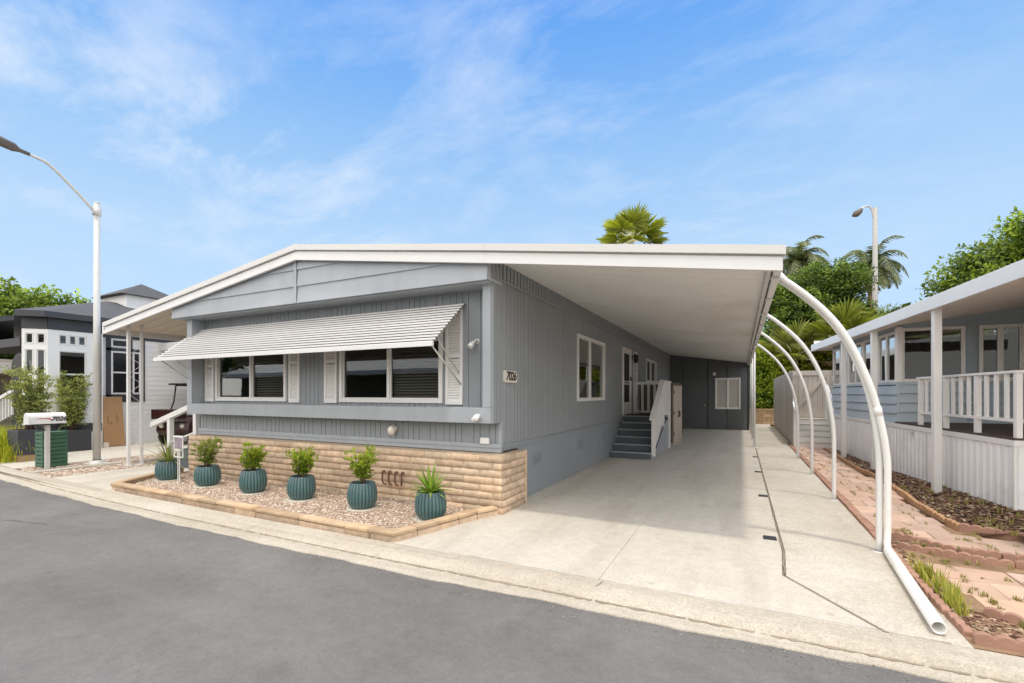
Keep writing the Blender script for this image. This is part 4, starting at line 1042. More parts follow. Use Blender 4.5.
# railing
mb = MB(); mb.box(sx_ + .0, sx_ + .085, -1.30, 1.50, 1.86, 1.895); mb.box(sx_ + .085, 4.2, -1.30, -1.215, 1.86, 1.895); L('top_rail', mb, M['white'], bevel=.004)
mb = MB(); mb.box(sx_ + .02, sx_ + .065, -1.25, 1.48, 1.235, 1.275); mb.box(sx_ + .085, 4.2, -1.28, -1.235, 1.235, 1.275); L('bottom_rail', mb, M['white'])
for i in range(13):
    y = -1.26 + i * .223; mb = MB(); po = i % 4 == 0
    if po: mb.box(sx_ + .012, sx_ + .072, y - .032, y + .032, 1.035, 1.858)
    else: mb.box(sx_ + .025, sx_ + .055, y - .028, y + .028, 1.276, 1.858)
    L('railing_post' if po else 'baluster', mb, M['white'])
for i in range(1, 14):
    x = sx_ + .04 + i * .223; mb = MB(); mb.box(x - .034, x + .034, -1.275, -1.24, 1.276 if i % 4 else 1.035, 1.858); L('railing_post' if i % 4 == 0 else 'baluster', mb, M['white'])
# roof
def zr(x): return 2.915 + .12 * (x + .12)
mb = MB()
def rprism(mb, x0, x1, y0, y1, f0, f1): 
    vs = [(x, y, f(x)) for f in (f0, f1) for y in (y0, y1) for x in (x0, x1)]
    mb.add(vs, [(0, 2, 3, 1), (4, 5, 7, 6), (0, 1, 5, 4), (2, 6, 7, 3), (0, 4, 6, 2), (1, 3, 7, 5)])
rprism(mb, -.06, 5.2, -4.2, 7.45, lambda x: zr(x) + .03, lambda x: zr(x) + .14); L('roof', mb, M['roofmetal'])
mb = MB(); y = -4.15
while y < 7.4: rprism(mb, -.04, 5.2, y + .005, min(y + .3, 7.4) - .005, zr, lambda x: zr(x) + .027); y += .3
L('porch_ceiling', mb, M['eave_tan'])
mb = MB(); mb.box(-.14, -.065, -4.2, 7.48, 2.885, 3.085); mb.box(-.062, 5.2, 7.452, 7.49, 2.9, 3.2); mb.box(-.062, 5.2, -4.25, -4.202, 2.9, 3.2); L('fascia', mb, M['white_metal'], bevel=.006)
for y in (-3.2, 0.0, 2.64, 4.70):
    mb = MB(); mb.box(-.065, .035, y - .05, y + .05, -.15, 2.905); L('porch_post', mb, M['white'], bevel=.006)
# screened room side wall
m = sidel(sx_ + .04); Y0, Y1 = 2.40, 7.0
mb = MB(); z = 1.008
while z < 1.76:
    mb.add([m(Y0, z, .034), m(Y1, z, .034), m(Y1, min(z + .186, 1.78), .004), m(Y0, min(z + .186, 1.78), .004), m(Y0, z, 0), m(Y1, z, 0)], [(0, 1, 2, 3), (0, 1, 5, 4)]); z += .19
m2 = front(2.40); z = 1.036
while z < 1.76:
    mb.add([m2(sx_ + .04, z, .034), m2(4.2, z, .034), m2(4.2, min(z + .186, 1.78), .004), m2(sx_ + .04, min(z + .186, 1.78), .004), m2(sx_ + .04, z, 0), m2(4.2, z, 0)], [(0, 1, 2, 3), (0, 1, 5, 4)]); z += .19
L('lap_siding', mb, M['lightblue'])
mb = MB(); mb.box(Y0, Y1, 1.78, 1.83, -.05, .03, m); mb.box(sx_ + .04, 4.2, 1.78, 1.83, -.05, .03, m2); mb.box(Y0 - .03, Y0 + .04, 1.01, 1.78, -.02, .022, m); L('sill_band', mb, M['lightblue'])
mb = MB(); mb.box(Y0, Y1, 2.86, 3.02, -.05, .0, m)
mb.add([m2(sx_ + .04, 2.90, 0), m2(5.0, 2.90, 0), m2(5.0, zr(5.0), 0), m2(sx_ + .04, zr(sx_ + .04), 0)], [(0, 1, 2, 3)]); L('upper_wall', mb, M['bluegray'])
mb = MB(); mb.box(Y0 - .035, Y0 + .10, 1.83, 2.93, -.06, .02, m); L('corner_post', mb, M['frame'])
g_r = mat('shaded_glass', (.03, .028, .026), .06, .2, 1)
for a, b, md in ((2.5, 3.45, 3.0), (3.5, 4.45, 3.85), (4.5, 5.55, 5.0), (5.6, 6.95, 6.3)):
    w_ = window(RH, m, a, b, 1.832, 2.86, mull=(md,), fw=.028, out=.015, name='porch_window', glass=M['glass_dark'])
for o in [o for o in bpy.data.objects if o.name.startswith('porch_window')]:
    o.location = (0, 0, 0)
    for v in o.data.vertices: v.co += RH.location
    for ch in o.children:
        for v in ch.data.vertices: v.co += RH.location
def lwin(*a, **k):
    w_ = window(RH, *a, **k)
    for o in [w_] + list(w_.children):
        for v in o.data.vertices: v.co += RH.location
    return w_
lwin(m2, .36, .90, 1.832, 2.90, fw=.04, out=.015, name='screen_window', glass=M['glass_dark'])
lwin(m2, .90, 1.36, 1.832, 2.90, fw=.04, out=.015, name='screen_window', glass=M['glass_dark'])
mb = MB(); mb.box(1.36, 1.52, 1.036, 2.95, -.05, .03, m2); L('door_trim', mb, M['bluegray'])
lwin(m2, 1.56, 2.22, 1.832, 2.90, mull=(1.88,), fw=.05, out=.02, name='slider_window', glass=M['glass_dark'])
lwin(m2, 2.3, 3.3, 1.832, 2.90, mull=(2.8,), fw=.05, out=.02, name='slider_window', glass=M['glass_dark'])
for a, b in ((2.22, 2.3), (3.3, 4.2), (1.52, 1.56)):
    mb = MB(); mb.box(a, b, 1.83, 2.9, -.05, 0, m2); L('wall_panel', mb, M['bluegray'])
mb = MB()
for i in range(28):
    x0 = .5 + i * .1; mb.add([(x0, 4.4 + .04 * math.sin(i * 2), 1.4), (x0 + .1, 4.4 + .04 * math.sin(i * 2 + 2), 1.4), (x0 + .1, 4.4 + .04 * math.sin(i * 2 + 2), 2.9), (x0, 4.4 + .04 * math.sin(i * 2), 2.9)], [(0, 1, 2, 3)])
L('curtain', mb, M['curtain'])
mb = MB(); mb.box(4.2, 4.3, -1.3, 7.0, 0, 3.3); mb.box(.4, 4.2, 6.95, 7.0, 0, 2.95); mb.box(.35, 4.2, 2.45, 6.95, .98, 1.0); L('inner_walls', mb, M['curtain'])

# ------------------------------------------------------------------ fence, gate and steps at the end of the side yard
random.seed(61)
FN = thing('board_fence', 'beige vertical board fence along the walkway behind the last curved support', 'fence', (1.42, 21, 0))
mb = MB(); y = 16.46
while y < 25.4:
    e = y + .145; g_ = rnd(.92, 1.06); xo = .35 * max(0, (y - 23.2) / 2.2) ** 2 * 0
    mb.box(1.41 + rnd(-.003, .003), 1.43, y + .004, e - .004, -.02, 2.30 + rnd(-.01, .01), c=(g_, g_, g_ * .99)); y = e
mb.box(1.432, 1.47, 16.5, 25.4, .4, .5); mb.box(1.432, 1.47, 16.5, 25.4, 1.9, 2.0)
mb.build('boards', M['pagrey'], FN)
GTt = thing('yard_gate', 'beige board gate with diagonal brace at the top of the yard steps', 'gate', (2.05, 18.2, .8))
mb = MB(); x = 1.46
while x < 2.55: mb.box(x + .004, x + .131, 18.2, 18.22, .80, 2.36, c=(rnd(.92, 1.06),) * 3); x += .135
mb.build('boards', M['pagrey'], GTt)
mb = MB(); mb.box(1.46, 2.6, 18.165, 18.197, 2.2, 2.36); mb.box(1.46, 2.6, 18.165, 18.197, .82, .95); mb.box(1.46, 1.56, 18.165, 18.197, .951, 2.199); mb.box(2.5, 2.6, 18.165, 18.197, .951, 2.199)
a = math.atan2(1.25, .94); ca, sa = math.cos(a), math.sin(a); mb.box(-.78, .78, -.045, .045, 18.166, 18.196, lambda u, v, w_: (2.03 + u * ca - v * sa, w_, 1.575 + u * sa + v * ca))
mb.build('frame', M['pagrey'], GTt)
YS = thing('yard_steps', 'white painted steps with short handrails leading up to the beige gate', 'steps', (2.0, 16.2, 0))
for i in range(5):
    y0 = 16.2 + i * .29; z = (i + 1) * .16
    mb = MB(); mb.box(1.52, 2.42, y0 + .02, y0 + .04, i * .16, z - .03); mb.build('riser', M['shutter'], YS)
    mb = MB(); mb.box(1.5, 2.44, y0, y0 + (.9 if i == 4 else .31), z - .03, z); mb.build('tread', M['cab_tan'] if False else M['pagrey'], YS)
for x in (1.46, 2.42):
    mb = MB(); mb.box(x - .04, x + .04, 16.22, 16.30, 0, 1.12); mb.box(x - .04, x + .04, 17.5, 17.58, .5, 1.74)
    mb.build('newel_post', M['white'], YS)
    mb = MB(); sloped(mb, x - .05, x + .05, 16.14, 17.62, lambda q: 1.12 + (q - 16.2) * .46, 0, .10); mb.build('handrail', M['white'], YS)
    for y in (16.6, 16.9, 17.2):
        mb = MB(); mb.box(x - .02, x + .02, y, y + .05, .2 + (y - 16.2) * .46, 1.12 + (y - 16.2) * .46); mb.build('baluster', M['white'], YS)

# ------------------------------------------------------------------ scalloped edging stones
random.seed(71)
def edger_mesh(m):
    mb = MB(); Lx = .30; h = .066; pts = [(-Lx / 2 + .003, -.05), (Lx / 2 - .003, -.05)]
    top = []
    for k in range(25):
        u = k / 24; top.append((Lx / 2 - .003 - u * (Lx - .006), h - .022 + .022 * abs(math.sin(u * 3 * math.pi)) ** .6))
    mb.prism(pts + top, -.025, .025, lambda u, v, w_: (u, w_, v))
    return mb
proto = {}
def edgers(P, key, label, grp, z=0.0):
    for (x0, y0), (x1, y1) in zip(P[:-1], P[1:]):
        D = math.hypot(x1 - x0, y1 - y0); k = max(1, round(D / .305)); an = math.atan2(y1 - y0, x1 - x0)
        for i in range(k):
            u = (i + .5) / k; X, Y = x0 + (x1 - x0) * u, y0 + (y1 - y0) * u
            if key not in proto:
                o = edger_mesh(None).build('edging_stone', M['edger'] if key == 'r' else M['edgertan'], local=True, bevel=.006); proto[key] = o
            else: o = proto[key].copy(); col.objects.link(o)
            o.location = (X + rnd(-.006, .006), Y + rnd(-.006, .006), z + rnd(-.012, .006)); o.rotation_euler = (rnd(-.08, .08), rnd(-.025, .025), an + rnd(-.06, .06))
            tag(o, label, 'edging stone', grp)
edgers([(2.14, 15.6), (2.16, 11.6), (2.30, 10.39), (2.21, 8.33), (2.26, 7.10)], 't', 'tan scalloped edging stone between the paver path and the mulch bed', 'tan scalloped edging along the mulch bed', .03)
edgers([(2.28, 7.10), (2.75, 6.88), (6.2, 6.55)], 'r', 'red scalloped edging stone in the row facing the street at the mulch bed corner', 'red edging in front of the mulch bed', .04)
edgers([(1.43, 6.56), (1.95, 6.12), (5.2, 5.85)], 'r', 'red scalloped edging stone in the back row of the double row between the pavers', 'back row of red edging between the pavers', .015)
edgers([(1.47, 6.08), (1.95, 5.88), (5.2, 5.58)], 'r', 'red scalloped edging stone in the front row of the double row between the pavers', 'front row of red edging between the pavers', .01)
edgers([(1.345, 6.0), (1.325, 5.0), (1.335, 4.05)], 'r', 'red scalloped edging stone right beside the white ground pipe', 'red edging beside the ground pipe', .0)
edgers([(1.33, 3.97), (6.0, 3.93)], 'r', 'red scalloped edging stone along the street gutter', 'red edging along the gutter', .01)
edgers([(1.60, 4.50), (1.80, 4.40), (5.8, 4.30)], 'r', 'red scalloped edging stone in front of the pink pavers behind the mulch strip', 'red edging in front of the pink pavers', .0)
mb = MB(); y = 6.0
while y < 16.3: mb.box(1.318 + rnd(-.004, .004), 1.40, y, y + .295, -.06, .035 + rnd(-.008, .008)); y += .30
tag(mb.build('brick_edge', M['edger'], loc=(1.36, 11, 0), bevel=.006), 'low red brick edge running along the walkway side of the paver path', 'edging')

# weeds and grass
def blades(mb, x, y, z, n_, h, spread, c0, c1, wd=.006):
    for i in range(n_):
        a = rnd(0, 6.28); l = rnd(.05, 1) * spread; p = Vector((x + rnd(-spread, spread) * .35, y + rnd(-spread, spread) * .35, z)); tip = p + Vector((math.cos(a) * l, math.sin(a) * l, h * rnd(.5, 1.1)))
        mid = p.lerp(tip, .5) + Vector((0, 0, h * .22)); s_ = Vector((-math.sin(a), math.cos(a), 0)) * wd * rnd(.7, 1.3); c = lerp(c0, c1, rnd(0, 1))
        mb.add([p - s_, p + s_, mid + s_ * .7, tip, mid - s_ * .7], [(0, 1, 2, 4), (4, 2, 3)], c)
tf = thing('grass_tuft', 'bright green grass tuft behind the white ground pipe', 'grass tuft', (1.42, 4.85, 0)); mb = MB()
for i in range(12): blades(mb, 1.43 + rnd(-.05, .05), 4.85 + rnd(-.42, .45), 0, 20, .17, .10, (.22, .30, .04), (.58, .52, .12), .0045)
mb.build('blades', M['leaf'], tf)
mb = MB()
for i in range(380):
    x, y = rnd(1.45, 4.2), rnd(4.35, 7.0)
    gx = round((x - 1.7) / .58) * .58 + 1.7 if random.random() < .5 else x
    gy = y if gx != x else round((y - 4.5) / .42) * .42 + 4.5
    if gx < 1.45: continue
    blades(mb, gx + rnd(-.02, .02), gy + rnd(-.02, .02), .01, 8, rnd(.02, .06), .045, (.20, .21, .06), (.44, .38, .17), .004)
for i in range(90): blades(mb, rnd(1.45, 2.15), rnd(7, 15), .015, 7, rnd(.02, .05), .045, (.2, .2, .06), (.4, .34, .14), .004)
for i in range(60):
    y = rnd(6.7, 10); x = rnd(2.3, 3.1); blades(mb, x, y, bedz(x, y), 9, rnd(.03, .11), .07, (.20, .24, .05), (.46, .36, .16), .004)
for i in range(26): blades(mb, rnd(1.5, 3.4), rnd(5.9, 6.35), .0, 9, .05, .06, (.18, .22, .06), (.3, .32, .1), .004)
tag(mb.build('weeds', M['leaf'], kind='stuff'), 'small weeds and dry grass growing in the paver joints and mulch', 'weeds')

# ------------------------------------------------------------------ street lamp, mailbox, bin and other things on the left
random.seed(81)
LPp = thing('street_lamp', 'pale gray street lamp with bent arm rising from the gravel strip', 'street lamp', (-13.1, 5.27, 0))
mb = MB(); mb.tube([(-13.1, 5.27, .03), (-13.1, 5.27, 5.92)], [.070, .056], 16); mb.sphere((-13.1, 5.27, 5.92), .062, 6, sz=.4); mb.build('pole', M['galv'], LPp)
mb = MB(); mb.box(-13.28, -12.92, 5.09, 5.45, -.02, .03); mb.lathe([(.15, .03), (.14, .06), (.105, .09)], (-13.1, 5.27, 0), 16); mb.build('base_plate', M['galv'], LPp, bevel=.005)
mb = MB(); arm = smooth([(-13.1, 5.22, 5.72), (-13.1, 5.02, 5.93), (-13.1, 4.80, 6.14), (-13.1, 4.58, 6.34), (-13.1, 4.42, 6.455), (-13.1, 4.28, 6.49), (-13.1, 4.10, 6.515)])
mb.tube(arm, .030, 10); mb.tube([(-13.1, 5.27, 5.64), (-13.1, 5.27, 5.80)], .08, 14); mb.build('arm', M['galv'], LPp)
mb = MB(); hp = [(-13.1, 4.16, 6.51), (-13.1, 4.02, 6.525), (-13.1, 3.98, 6.53), (-13.1, 3.93, 6.545), (-13.1, 3.60, 6.60), (-13.1, 3.36, 6.62), (-13.1, 3.24, 6.62)]
mb.tube(hp, [.035, .04, .055, .085, .10, .095, .04], 12); lh = mb.build('luminaire', M['lamp_brown'], LPp)
mb = MB(); mb.sphere((-13.1, 3.62, 6.535), .085, 8, sz=.6); mb.build('lens', M['lens'], lh)

MBX = thing('mailbox', 'white mailbox numbered 7026 with red emblem on a slim gray post by the kerb', 'mailbox', (-13.07, 4.42, 0))
mb = MB(); mb.box(-13.105, -13.035, 4.385, 4.455, -.05, .945); mb.build('post', M['galv'], MBX)
mb = MB(); mb.box(-13.17, -12.96, 4.14, 4.66, .945, .965); mb.tube([(-13.07, 4.42, .80), (-13.07, 4.24, .945)], .012, 6); mb.tube([(-13.07, 4.42, .80), (-13.07, 4.60, .945)], .012, 6); mb.build('bracket', M['black'], MBX)
mb = MB(); pr = [(-.11, 0), (.11, 0)] + [(.11 * math.cos(R(a)), .12 + .11 * math.sin(R(a))) for a in range(0, 181, 15)]
mb.prism(pr, 4.12, 4.69, lambda u, v, w_: (-13.07 + u, w_, .968 + v)); bx = mb.build('box', M['white'], MBX, bevel=.004)
mb = MB(); mb.prism([(q[0] * 1.05, q[1] * 1.03 - .002) for q in pr], 4.095, 4.118, lambda u, v, w_: (-13.07 + u, w_, .968 + v)); mb.build('door', M['white'], bx)
text_mesh('number', '7026', .125, (-12.957, 4.565, 1.065), (R(90), 0, R(90)), M['signink'], bx, shear=.3, bold=.004, space=1.0)
mb = MB()
mb.prism([(4.26, 1.088), (4.42, 1.086), (4.455, 1.06), (4.46, 1.045), (4.43, 1.05), (4.40, 1.066), (4.34, 1.076)], .1105, .113, lambda u, v, w_: (-13.07 + w_, u, v))
mb.prism([(4.20, 1.084), (4.26, 1.087), (4.33, 1.076), (4.28, 1.074)], .1105, .1125, lambda u, v, w_: (-13.07 + w_, u, v)); mb.build('emblem', M['red'], bx)
GB = thing('slatted_bin', 'green slatted utility cover behind the mailbox post', 'bin', (-13.4, 4.75, 0))
for k in range(9):
    z = .02 + k * .085; mb = MB(); mb.box(-13.72, -13.36, 4.44, 4.86, z, z + .068)
    mb.build('slat', M['green'], GB, bevel=.006)
mb = MB()
for x, y in ((-13.695, 4.465), (-13.385, 4.465), (-13.695, 4.835), (-13.385, 4.835)): mb.box(x - .02, x + .02, y - .02, y + .02, 0, .80)
mb.box(-13.69, -13.39, 4.47, 4.83, 0, .75); mb.build('frame', M['green'], GB)
def tall_shrub(root, seed, z0, h, w_, nst, tones, lsize=.055, per=10):
    random.seed(seed); st = MB(); lf = MB()
    for i in range(nst):
        a = rnd(0, 6.28); sp = rnd(.15, 1) * w_; top = Vector((math.cos(a) * sp, math.sin(a) * sp, z0 + h * rnd(.45, 1))); b = Vector((rnd(-.05, .05), rnd(-.05, .05), z0)); pts = [b.lerp(top, k / 4) + Vector((rnd(-.03, .03), rnd(-.03, .03), 0)) for k in range(5)]
        st.tube(pts, [.016, .013, .010, .007, .004], 6)
        for k in range(1, 5):
            for j in range(7):
                e = pts[k] + Vector((rnd(-1, 1), rnd(-1, 1), rnd(-.2, 1))).normalized() * rnd(.08, .28); tn = rnd(.65, 1.3)
                for q in range(per):
                    p = pts[k].lerp(e, rnd(.2, 1.05)); d = rdir() + Vector((0, 0, .3)); c = lerp(tones[0], tones[1], rnd(0, 1)); c = tuple(v * tn for v in c)
                    leafquad(lf, p, d, rdir(), lsize * rnd(.7, 1.2), lsize * .38, c)
    st.build('stems', M['bark'], root, local=True); lf.build('leaves', M['leaf'], root, local=True)
for (x, y, h, lab, sd) in ((-15.32, 4.87, 1.40, 'airy green shrub in a charcoal cube planter behind the green slatted bin', 91), (-16.75, 6.20, 1.50, 'airy green shrub in a charcoal cube planter against the white bay', 92)):
    o = thing('planter_shrub', lab, 'planter', (x, y, .16 if sd == 91 else .01), group='charcoal cube planters')
    mb = MB(); mb.box(-.30, .30, -.30, .30, 0, .58, lambda u, v, w_: (u, v, w_)); mb.build('planter_box', M['charcoal'], o, local=True, bevel=.012)
    mb = MB(); mb.box(-.27, .27, -.27, .27, .57, .585); mb.build('soil', M['soil'], o, local=True)
    tall_shrub(o, sd, .55, h, .38, 32, ((.14, .19, .055), (.50, .54, .18)), .062, 11)
mb = MB(); mb.box(-15.60, -15.04, 4.59, 5.15, 0, .16); tag(mb.build('stone_plinth', M['stoneblock'], loc=(-15.32, 4.87, 0), bevel=.01), 'tan block plinth under the charcoal planter nearest the street', 'plinth')
# ornamental grass at the far left
for (x, y, h, lab, sd) in ((-16.45, 4.74, .80, 'golden yellow ornamental grass clump at the left edge', 1), (-15.95, 4.55, .5, 'low yellow green grass clump beside the charcoal planter', 2)):
    random.seed(sd); o = thing('ornamental_grass', lab, 'grass', (x, y, 0)); mb = MB()
    for i in range(40): blades(mb, rnd(-.8, .8), rnd(-.35, .35), 0, 26, h, .40, (.24, .34, .03), (.60, .56, .05), .009)
    mb.build('blades', M['leaf'], o, local=True)
# cardboard sheet
CBD = thing('cardboard_sheet', 'tall brown cardboard sheet leaning against the white neighbour wall', 'cardboard', (-16.95, 7.26, 0), group=None)
mb = MB(); 
def cm(u, v, w_): return (-16.93 - v * .13 + w_, u, v)
mb.box(6.98, 7.50, .02, 1.50, 0, .03, cm); mb.build('sheet', M['card'], CBD, bevel=.004)
mb = MB(); mb.box(7.17, 7.21, .66, .74, .031, .033, cm); mb.box(7.10, 7.12, .68, .92, .031, .033, cm); mb.box(7.33, 7.35, .72, .98, .031, .033, cm); mb.build('printed_marks', mat('card_print', (.22, .12, .05), .85), CBD)
mb = MB(); mb.box(-16.86, -16.72, 6.90, 7.02, 0, .15); tag(mb.build('small_block', M['plaque'], loc=(-16.8, 6.96, 0), bevel=.006), 'small pale block on the ground beside the cardboard sheet', 'block')

# golf cart in the neighbour's carport
GC = thing('golf_cart', 'dark golf cart with black windshield frame parked in the neighbour carport', 'golf cart', (-16.1, 9.25, 0), rz=R(20))
def lb(name, mb, m, par=GC, **k): return mb.build(name, m, par, local=True, **k)
mb = MB(); pr = [(-1.15, .30), (1.05, .30), (1.15, .45), (1.10, .72), (.80, .86), (.55, .90), (.45, .55), (-.15, .52), (-.25, .75), (-1.10, .78), (-1.18, .5)]
mb.prism(pr, -.55, .55, lambda u, v, w_: (w_, -u, v)); lb('body', mb, M['maroon'], bevel=.03)
mb = MB()
for s in (-.52, .52):
    mb.tube([(s, -.72, .84), (s, -.50, 1.35), (s, -.42, 1.86)], .022, 8); mb.tube([(s, .75, .75), (s, .70, 1.3), (s, .62, 1.86)], .022, 8)
mb.tube([(-.52, -.42, 1.86), (.52, -.42, 1.86)], .022, 8); mb.tube([(-.52, -.70, .9), (.52, -.70, .9)], .022, 8); lb('roof_frame', mb, M['black'])
mb = MB(); mb.box(-.62, .62, -.62, .95, 1.87, 1.93); lb('canopy', mb, M['black_gloss'], bevel=.025)
mb = MB(); mb.box(-.5, .5, .10, .62, .74, .86); mb.box(-.5, .5, .60, .70, .88, 1.25); lb('seat', mb, M['black'], bevel=.03)
mb = MB(); mb.tube([(-.22, -.45, .85), (-.22, -.22, 1.08)], .018, 8); mb.tube([(-.22 + .17 * math.cos(a), -.2 + .10 * math.sin(a), 1.10 + .13 * math.sin(a)) for a in [k * math.pi / 8 for k in range(17)]], .014, 6); lb('steering_wheel', mb, M['black'])
for sx in (-.5, .5):
    for sy in (-.78, .78):
        mb = MB(); mb.tube([(sx - .09, sy, .24), (sx + .09, sy, .24)], .24, 18); o = lb('wheel', mb, M['rubber'])
        mb = MB(); s = 1 if sx > 0 else -1; mb.tube([(sx + s * .091, sy, .24), (sx + s * .105, sy, .24)], .12, 12); lb('rim', mb, M['galv'], o)
    mb = MB(); mb.sphere((sx * .7, -1.14, .6), .07, 6); lb('headlight', mb, M['lens'])
mb = MB(); mb.box(-.45, .45, -1.42, -1.10, .82, 1.12); lb('basket', mb, M['maroon'], bevel=.02)

# steps with white handrail on the left side of the gray house
LS = thing('side_steps', 'white railed side steps at the left end of the gray house', 'steps', (-10.6, 6.3, 0))
for i in range(4):
    mb = MB(); mb.box(-11.25 + i * .3, -9.95, 5.85, 6.9, i * .2, (i + 1) * .2); mb.build('tread', M['step_gray'], LS)
def hl(x): return .86 + (x + 11.8) * .285
mb = MB(); vs = [(x, y, hl(x) + d) for d in (0, .11) for y in (5.72, 5.82) for x in (-11.85, -9.97)]
mb.add(vs, [(0, 2, 3, 1), (4, 5, 7, 6), (0, 1, 5, 4), (2, 6, 7, 3), (0, 4, 6, 2), (1, 3, 7, 5)]); mb.build('handrail', M['white'], LS)
for x in (-11.15, -10.2):
    mb = MB(); mb.box(x - .05, x + .05, 5.73, 5.82, -.02, hl(x) + .01); mb.build('newel_post', M['white'], LS)
mb = MB(); mb.tube([(-11.1, 5.775, .55), (-10.2, 5.775, .8)], .02, 6); mb.build('lower_rail', M['white'], LS)

# ------------------------------------------------------------------ neighbour house on the left
NH = thing('bay_home', 'white mobile home with charcoal roof and a bay front on the left', 'house', (-17.3, 8, 0))
bay = [(-17.9, 4.87), (-17.45, 5.30), (-17.0, 5.76), (-17.0, 6.78)]
def seg_map(p, q, off=0):
    d = Vector((q[0] - p[0], q[1] - p[1])).normalized(); nrm = Vector((d.y, -d.x))
    return lambda u, v, w_: (p[0] + d.x * u + nrm.x * (w_ + off), p[1] + d.y * u + nrm.y * (w_ + off), v), math.hypot(q[0] - p[0], q[1] - p[1])
mA, LA = seg_map((-17.40, 5.37), (-17.0, 5.76)); mB, LB_ = seg_map((-17.0, 5.76), (-17.0, 6.95)); 
def lap(mb, m, u0, u1, z0, z1, st=.155):
    z = z0
    while z < z1 - .01:
        e = min(z + st, z1); mb.add([m(u0, z, .014), m(u1, z, .014), m(u1, e, .001), m(u0, e, .001), m(u0, z, 0), m(u1, z, 0)], [(0, 1, 2, 3), (0, 1, 5, 4)]); z = e
def wallwith(mb, m, u0, u1, z0, z1, holes):
    us = sorted({u0, u1, *[h[0] for h in holes], *[h[1] for h in holes]})
    for a, b in zip(us[:-1], us[1:]):
        hs = sorted([h for h in holes if h[0] <= a + 1e-6 and h[1] >= b - 1e-6], key=lambda h: h[2]); z = z0
        for h in hs: 
            if h[2] > z: mb.box(a, b, z, h[2], -.05, 0, m)
            z = h[3]
        mb.box(a, b, z, z1, -.05, 0, m)
hA = [(.06, .26, 1.55, 2.82), (.305, .515, 1.55, 2.82), (.06, .26, 2.95, 3.26), (.305, .515, 2.95, 3.26)]
hB = [(.22, .84, 1.52, 2.80), (.22, .84, 2.96, 3.25)]
mb = MB(); wallwith(mb, mA, 0, LA, .74, 3.36, hA); wallwith(mb, mB, 0, LB_, .74, 3.36, hB); lap(mb, mA, 0, LA, 0, .50); lap(mb, mB, 0, LB_, 0, .50)
mS, LSd = seg_map((-17.3, 6.95), (-17.3, 16))
hS = [(.34, .80, 1.58, 2.90), (.34, .80, 3.02, 3.28), (.90, 1.12, 1.58, 2.90)]
lap(mb, mS, 0, 9, 0, 3.45); mb.box(0, 9, 0, 3.45, -.06, -.003, mS)
mb.box(-17.3, -17.0, 6.93, 6.98, 0, 3.4)
mb.build('wall', M['nwhite'], NH)
mb = MB(); mb.box(0, LA, .50, .738, -.02, .022, mA); mb.box(0, LB_, .50, .738, -.02, .022, mB)
mb.box(0, LA, 3.365, 3.66, -.02, .02, mA); mb.box(0, LB_, 3.365, 3.66, -.02, .02, mB); mb.box(.02, 9, 3.3, 3.62, .016, .05, mS)
for a, b, c_, d in ((.22, .34, 1.40, 3.36), (.80, .90, 1.40, 3.36), (1.12, 1.24, 1.40, 3.36), (.22, 1.24, 1.34, 1.56), (.22, 1.24, 2.92, 3.0)): mb.box(a, b, c_, d, .016, .04, mS)
mb.build('charcoal_trim', M['charcoal'], NH)
def nwin(m, h, hm=(), mull=()):
    o = window(NH, m, *h, mull=mull, hm=hm, fw=.02, out=.015, glass=M['glass']); return o
for h in hA[:2]: nwin(mA, h, hm=(2.12,))
for h in hA[2:]: nwin(mA, h)
nwin(mB, hB[0], hm=(2.14,)); nwin(mB, hB[1], mull=(.43, .63))
for h in hS: window(NH, mS, *h, hm=((2.25,) if h[3] < 3 else ()), fw=.045, out=.06, back=.0, glass=M['black_gloss'], name='window', pane=.03)
mb = MB(); mb.box(-17.9, -17.4, 5.6, 6.9, .9, .95); mb.box(-19.2, -19.1, 6.2, 15.9, 0, 3.3); mb.build('inner_wall', M['curtain'], NH)
# hip roof
E0 = [(-17.25, 5.18), (-16.78, 5.62), (-16.78, 7.0), (-16.95, 16.2), (-26, 16.2), (-26, 7.8)]
mb = MB(); ze_ = 3.70; rg = [(-20.6, 8.6, 4.95), (-21.5, 13, 4.95)]
top = [(x, y, ze_ + .13) for x, y in E0]; bot = [(x, y, ze_ - .03) for x, y in E0]; n = len(E0)
mb.add(top + rg, [(0, 1, n), (1, 2, n), (2, 3, n + 1, n), (3, 4, n + 1), (4, 5, n, n + 1), (5, 0, n)])
mb.build('roof', M['shingle'], NH)
mb = MB(); mb.add(top + bot, [(i, (i + 1) % n, n + (i + 1) % n, n + i) for i in range(n)]); mb.add([(x, y, ze_ - .02) for x, y in E0], [tuple(range(n))]); mb.build('eave', M['charcoal'], NH)
# gable cupola behind
mb = MB(); mb.box(-21.8, -20.0, 8.9, 10.7, 4.2, 5.22); mb.build('dormer_wall', M['nwhite'], NH)
mb = MB(); a = [(-22.0, 8.65, 5.2), (-19.8, 8.65, 5.2), (-19.8, 10.95, 5.2), (-22.0, 10.95, 5.2), (-20.9, 9.8, 5.85)]; mb.add(a, [(0, 1, 4), (1, 2, 4), (2, 3, 4), (3, 0, 4), (0, 1, 2, 3)]); mb.build('dormer_roof', M['shingle'], NH)
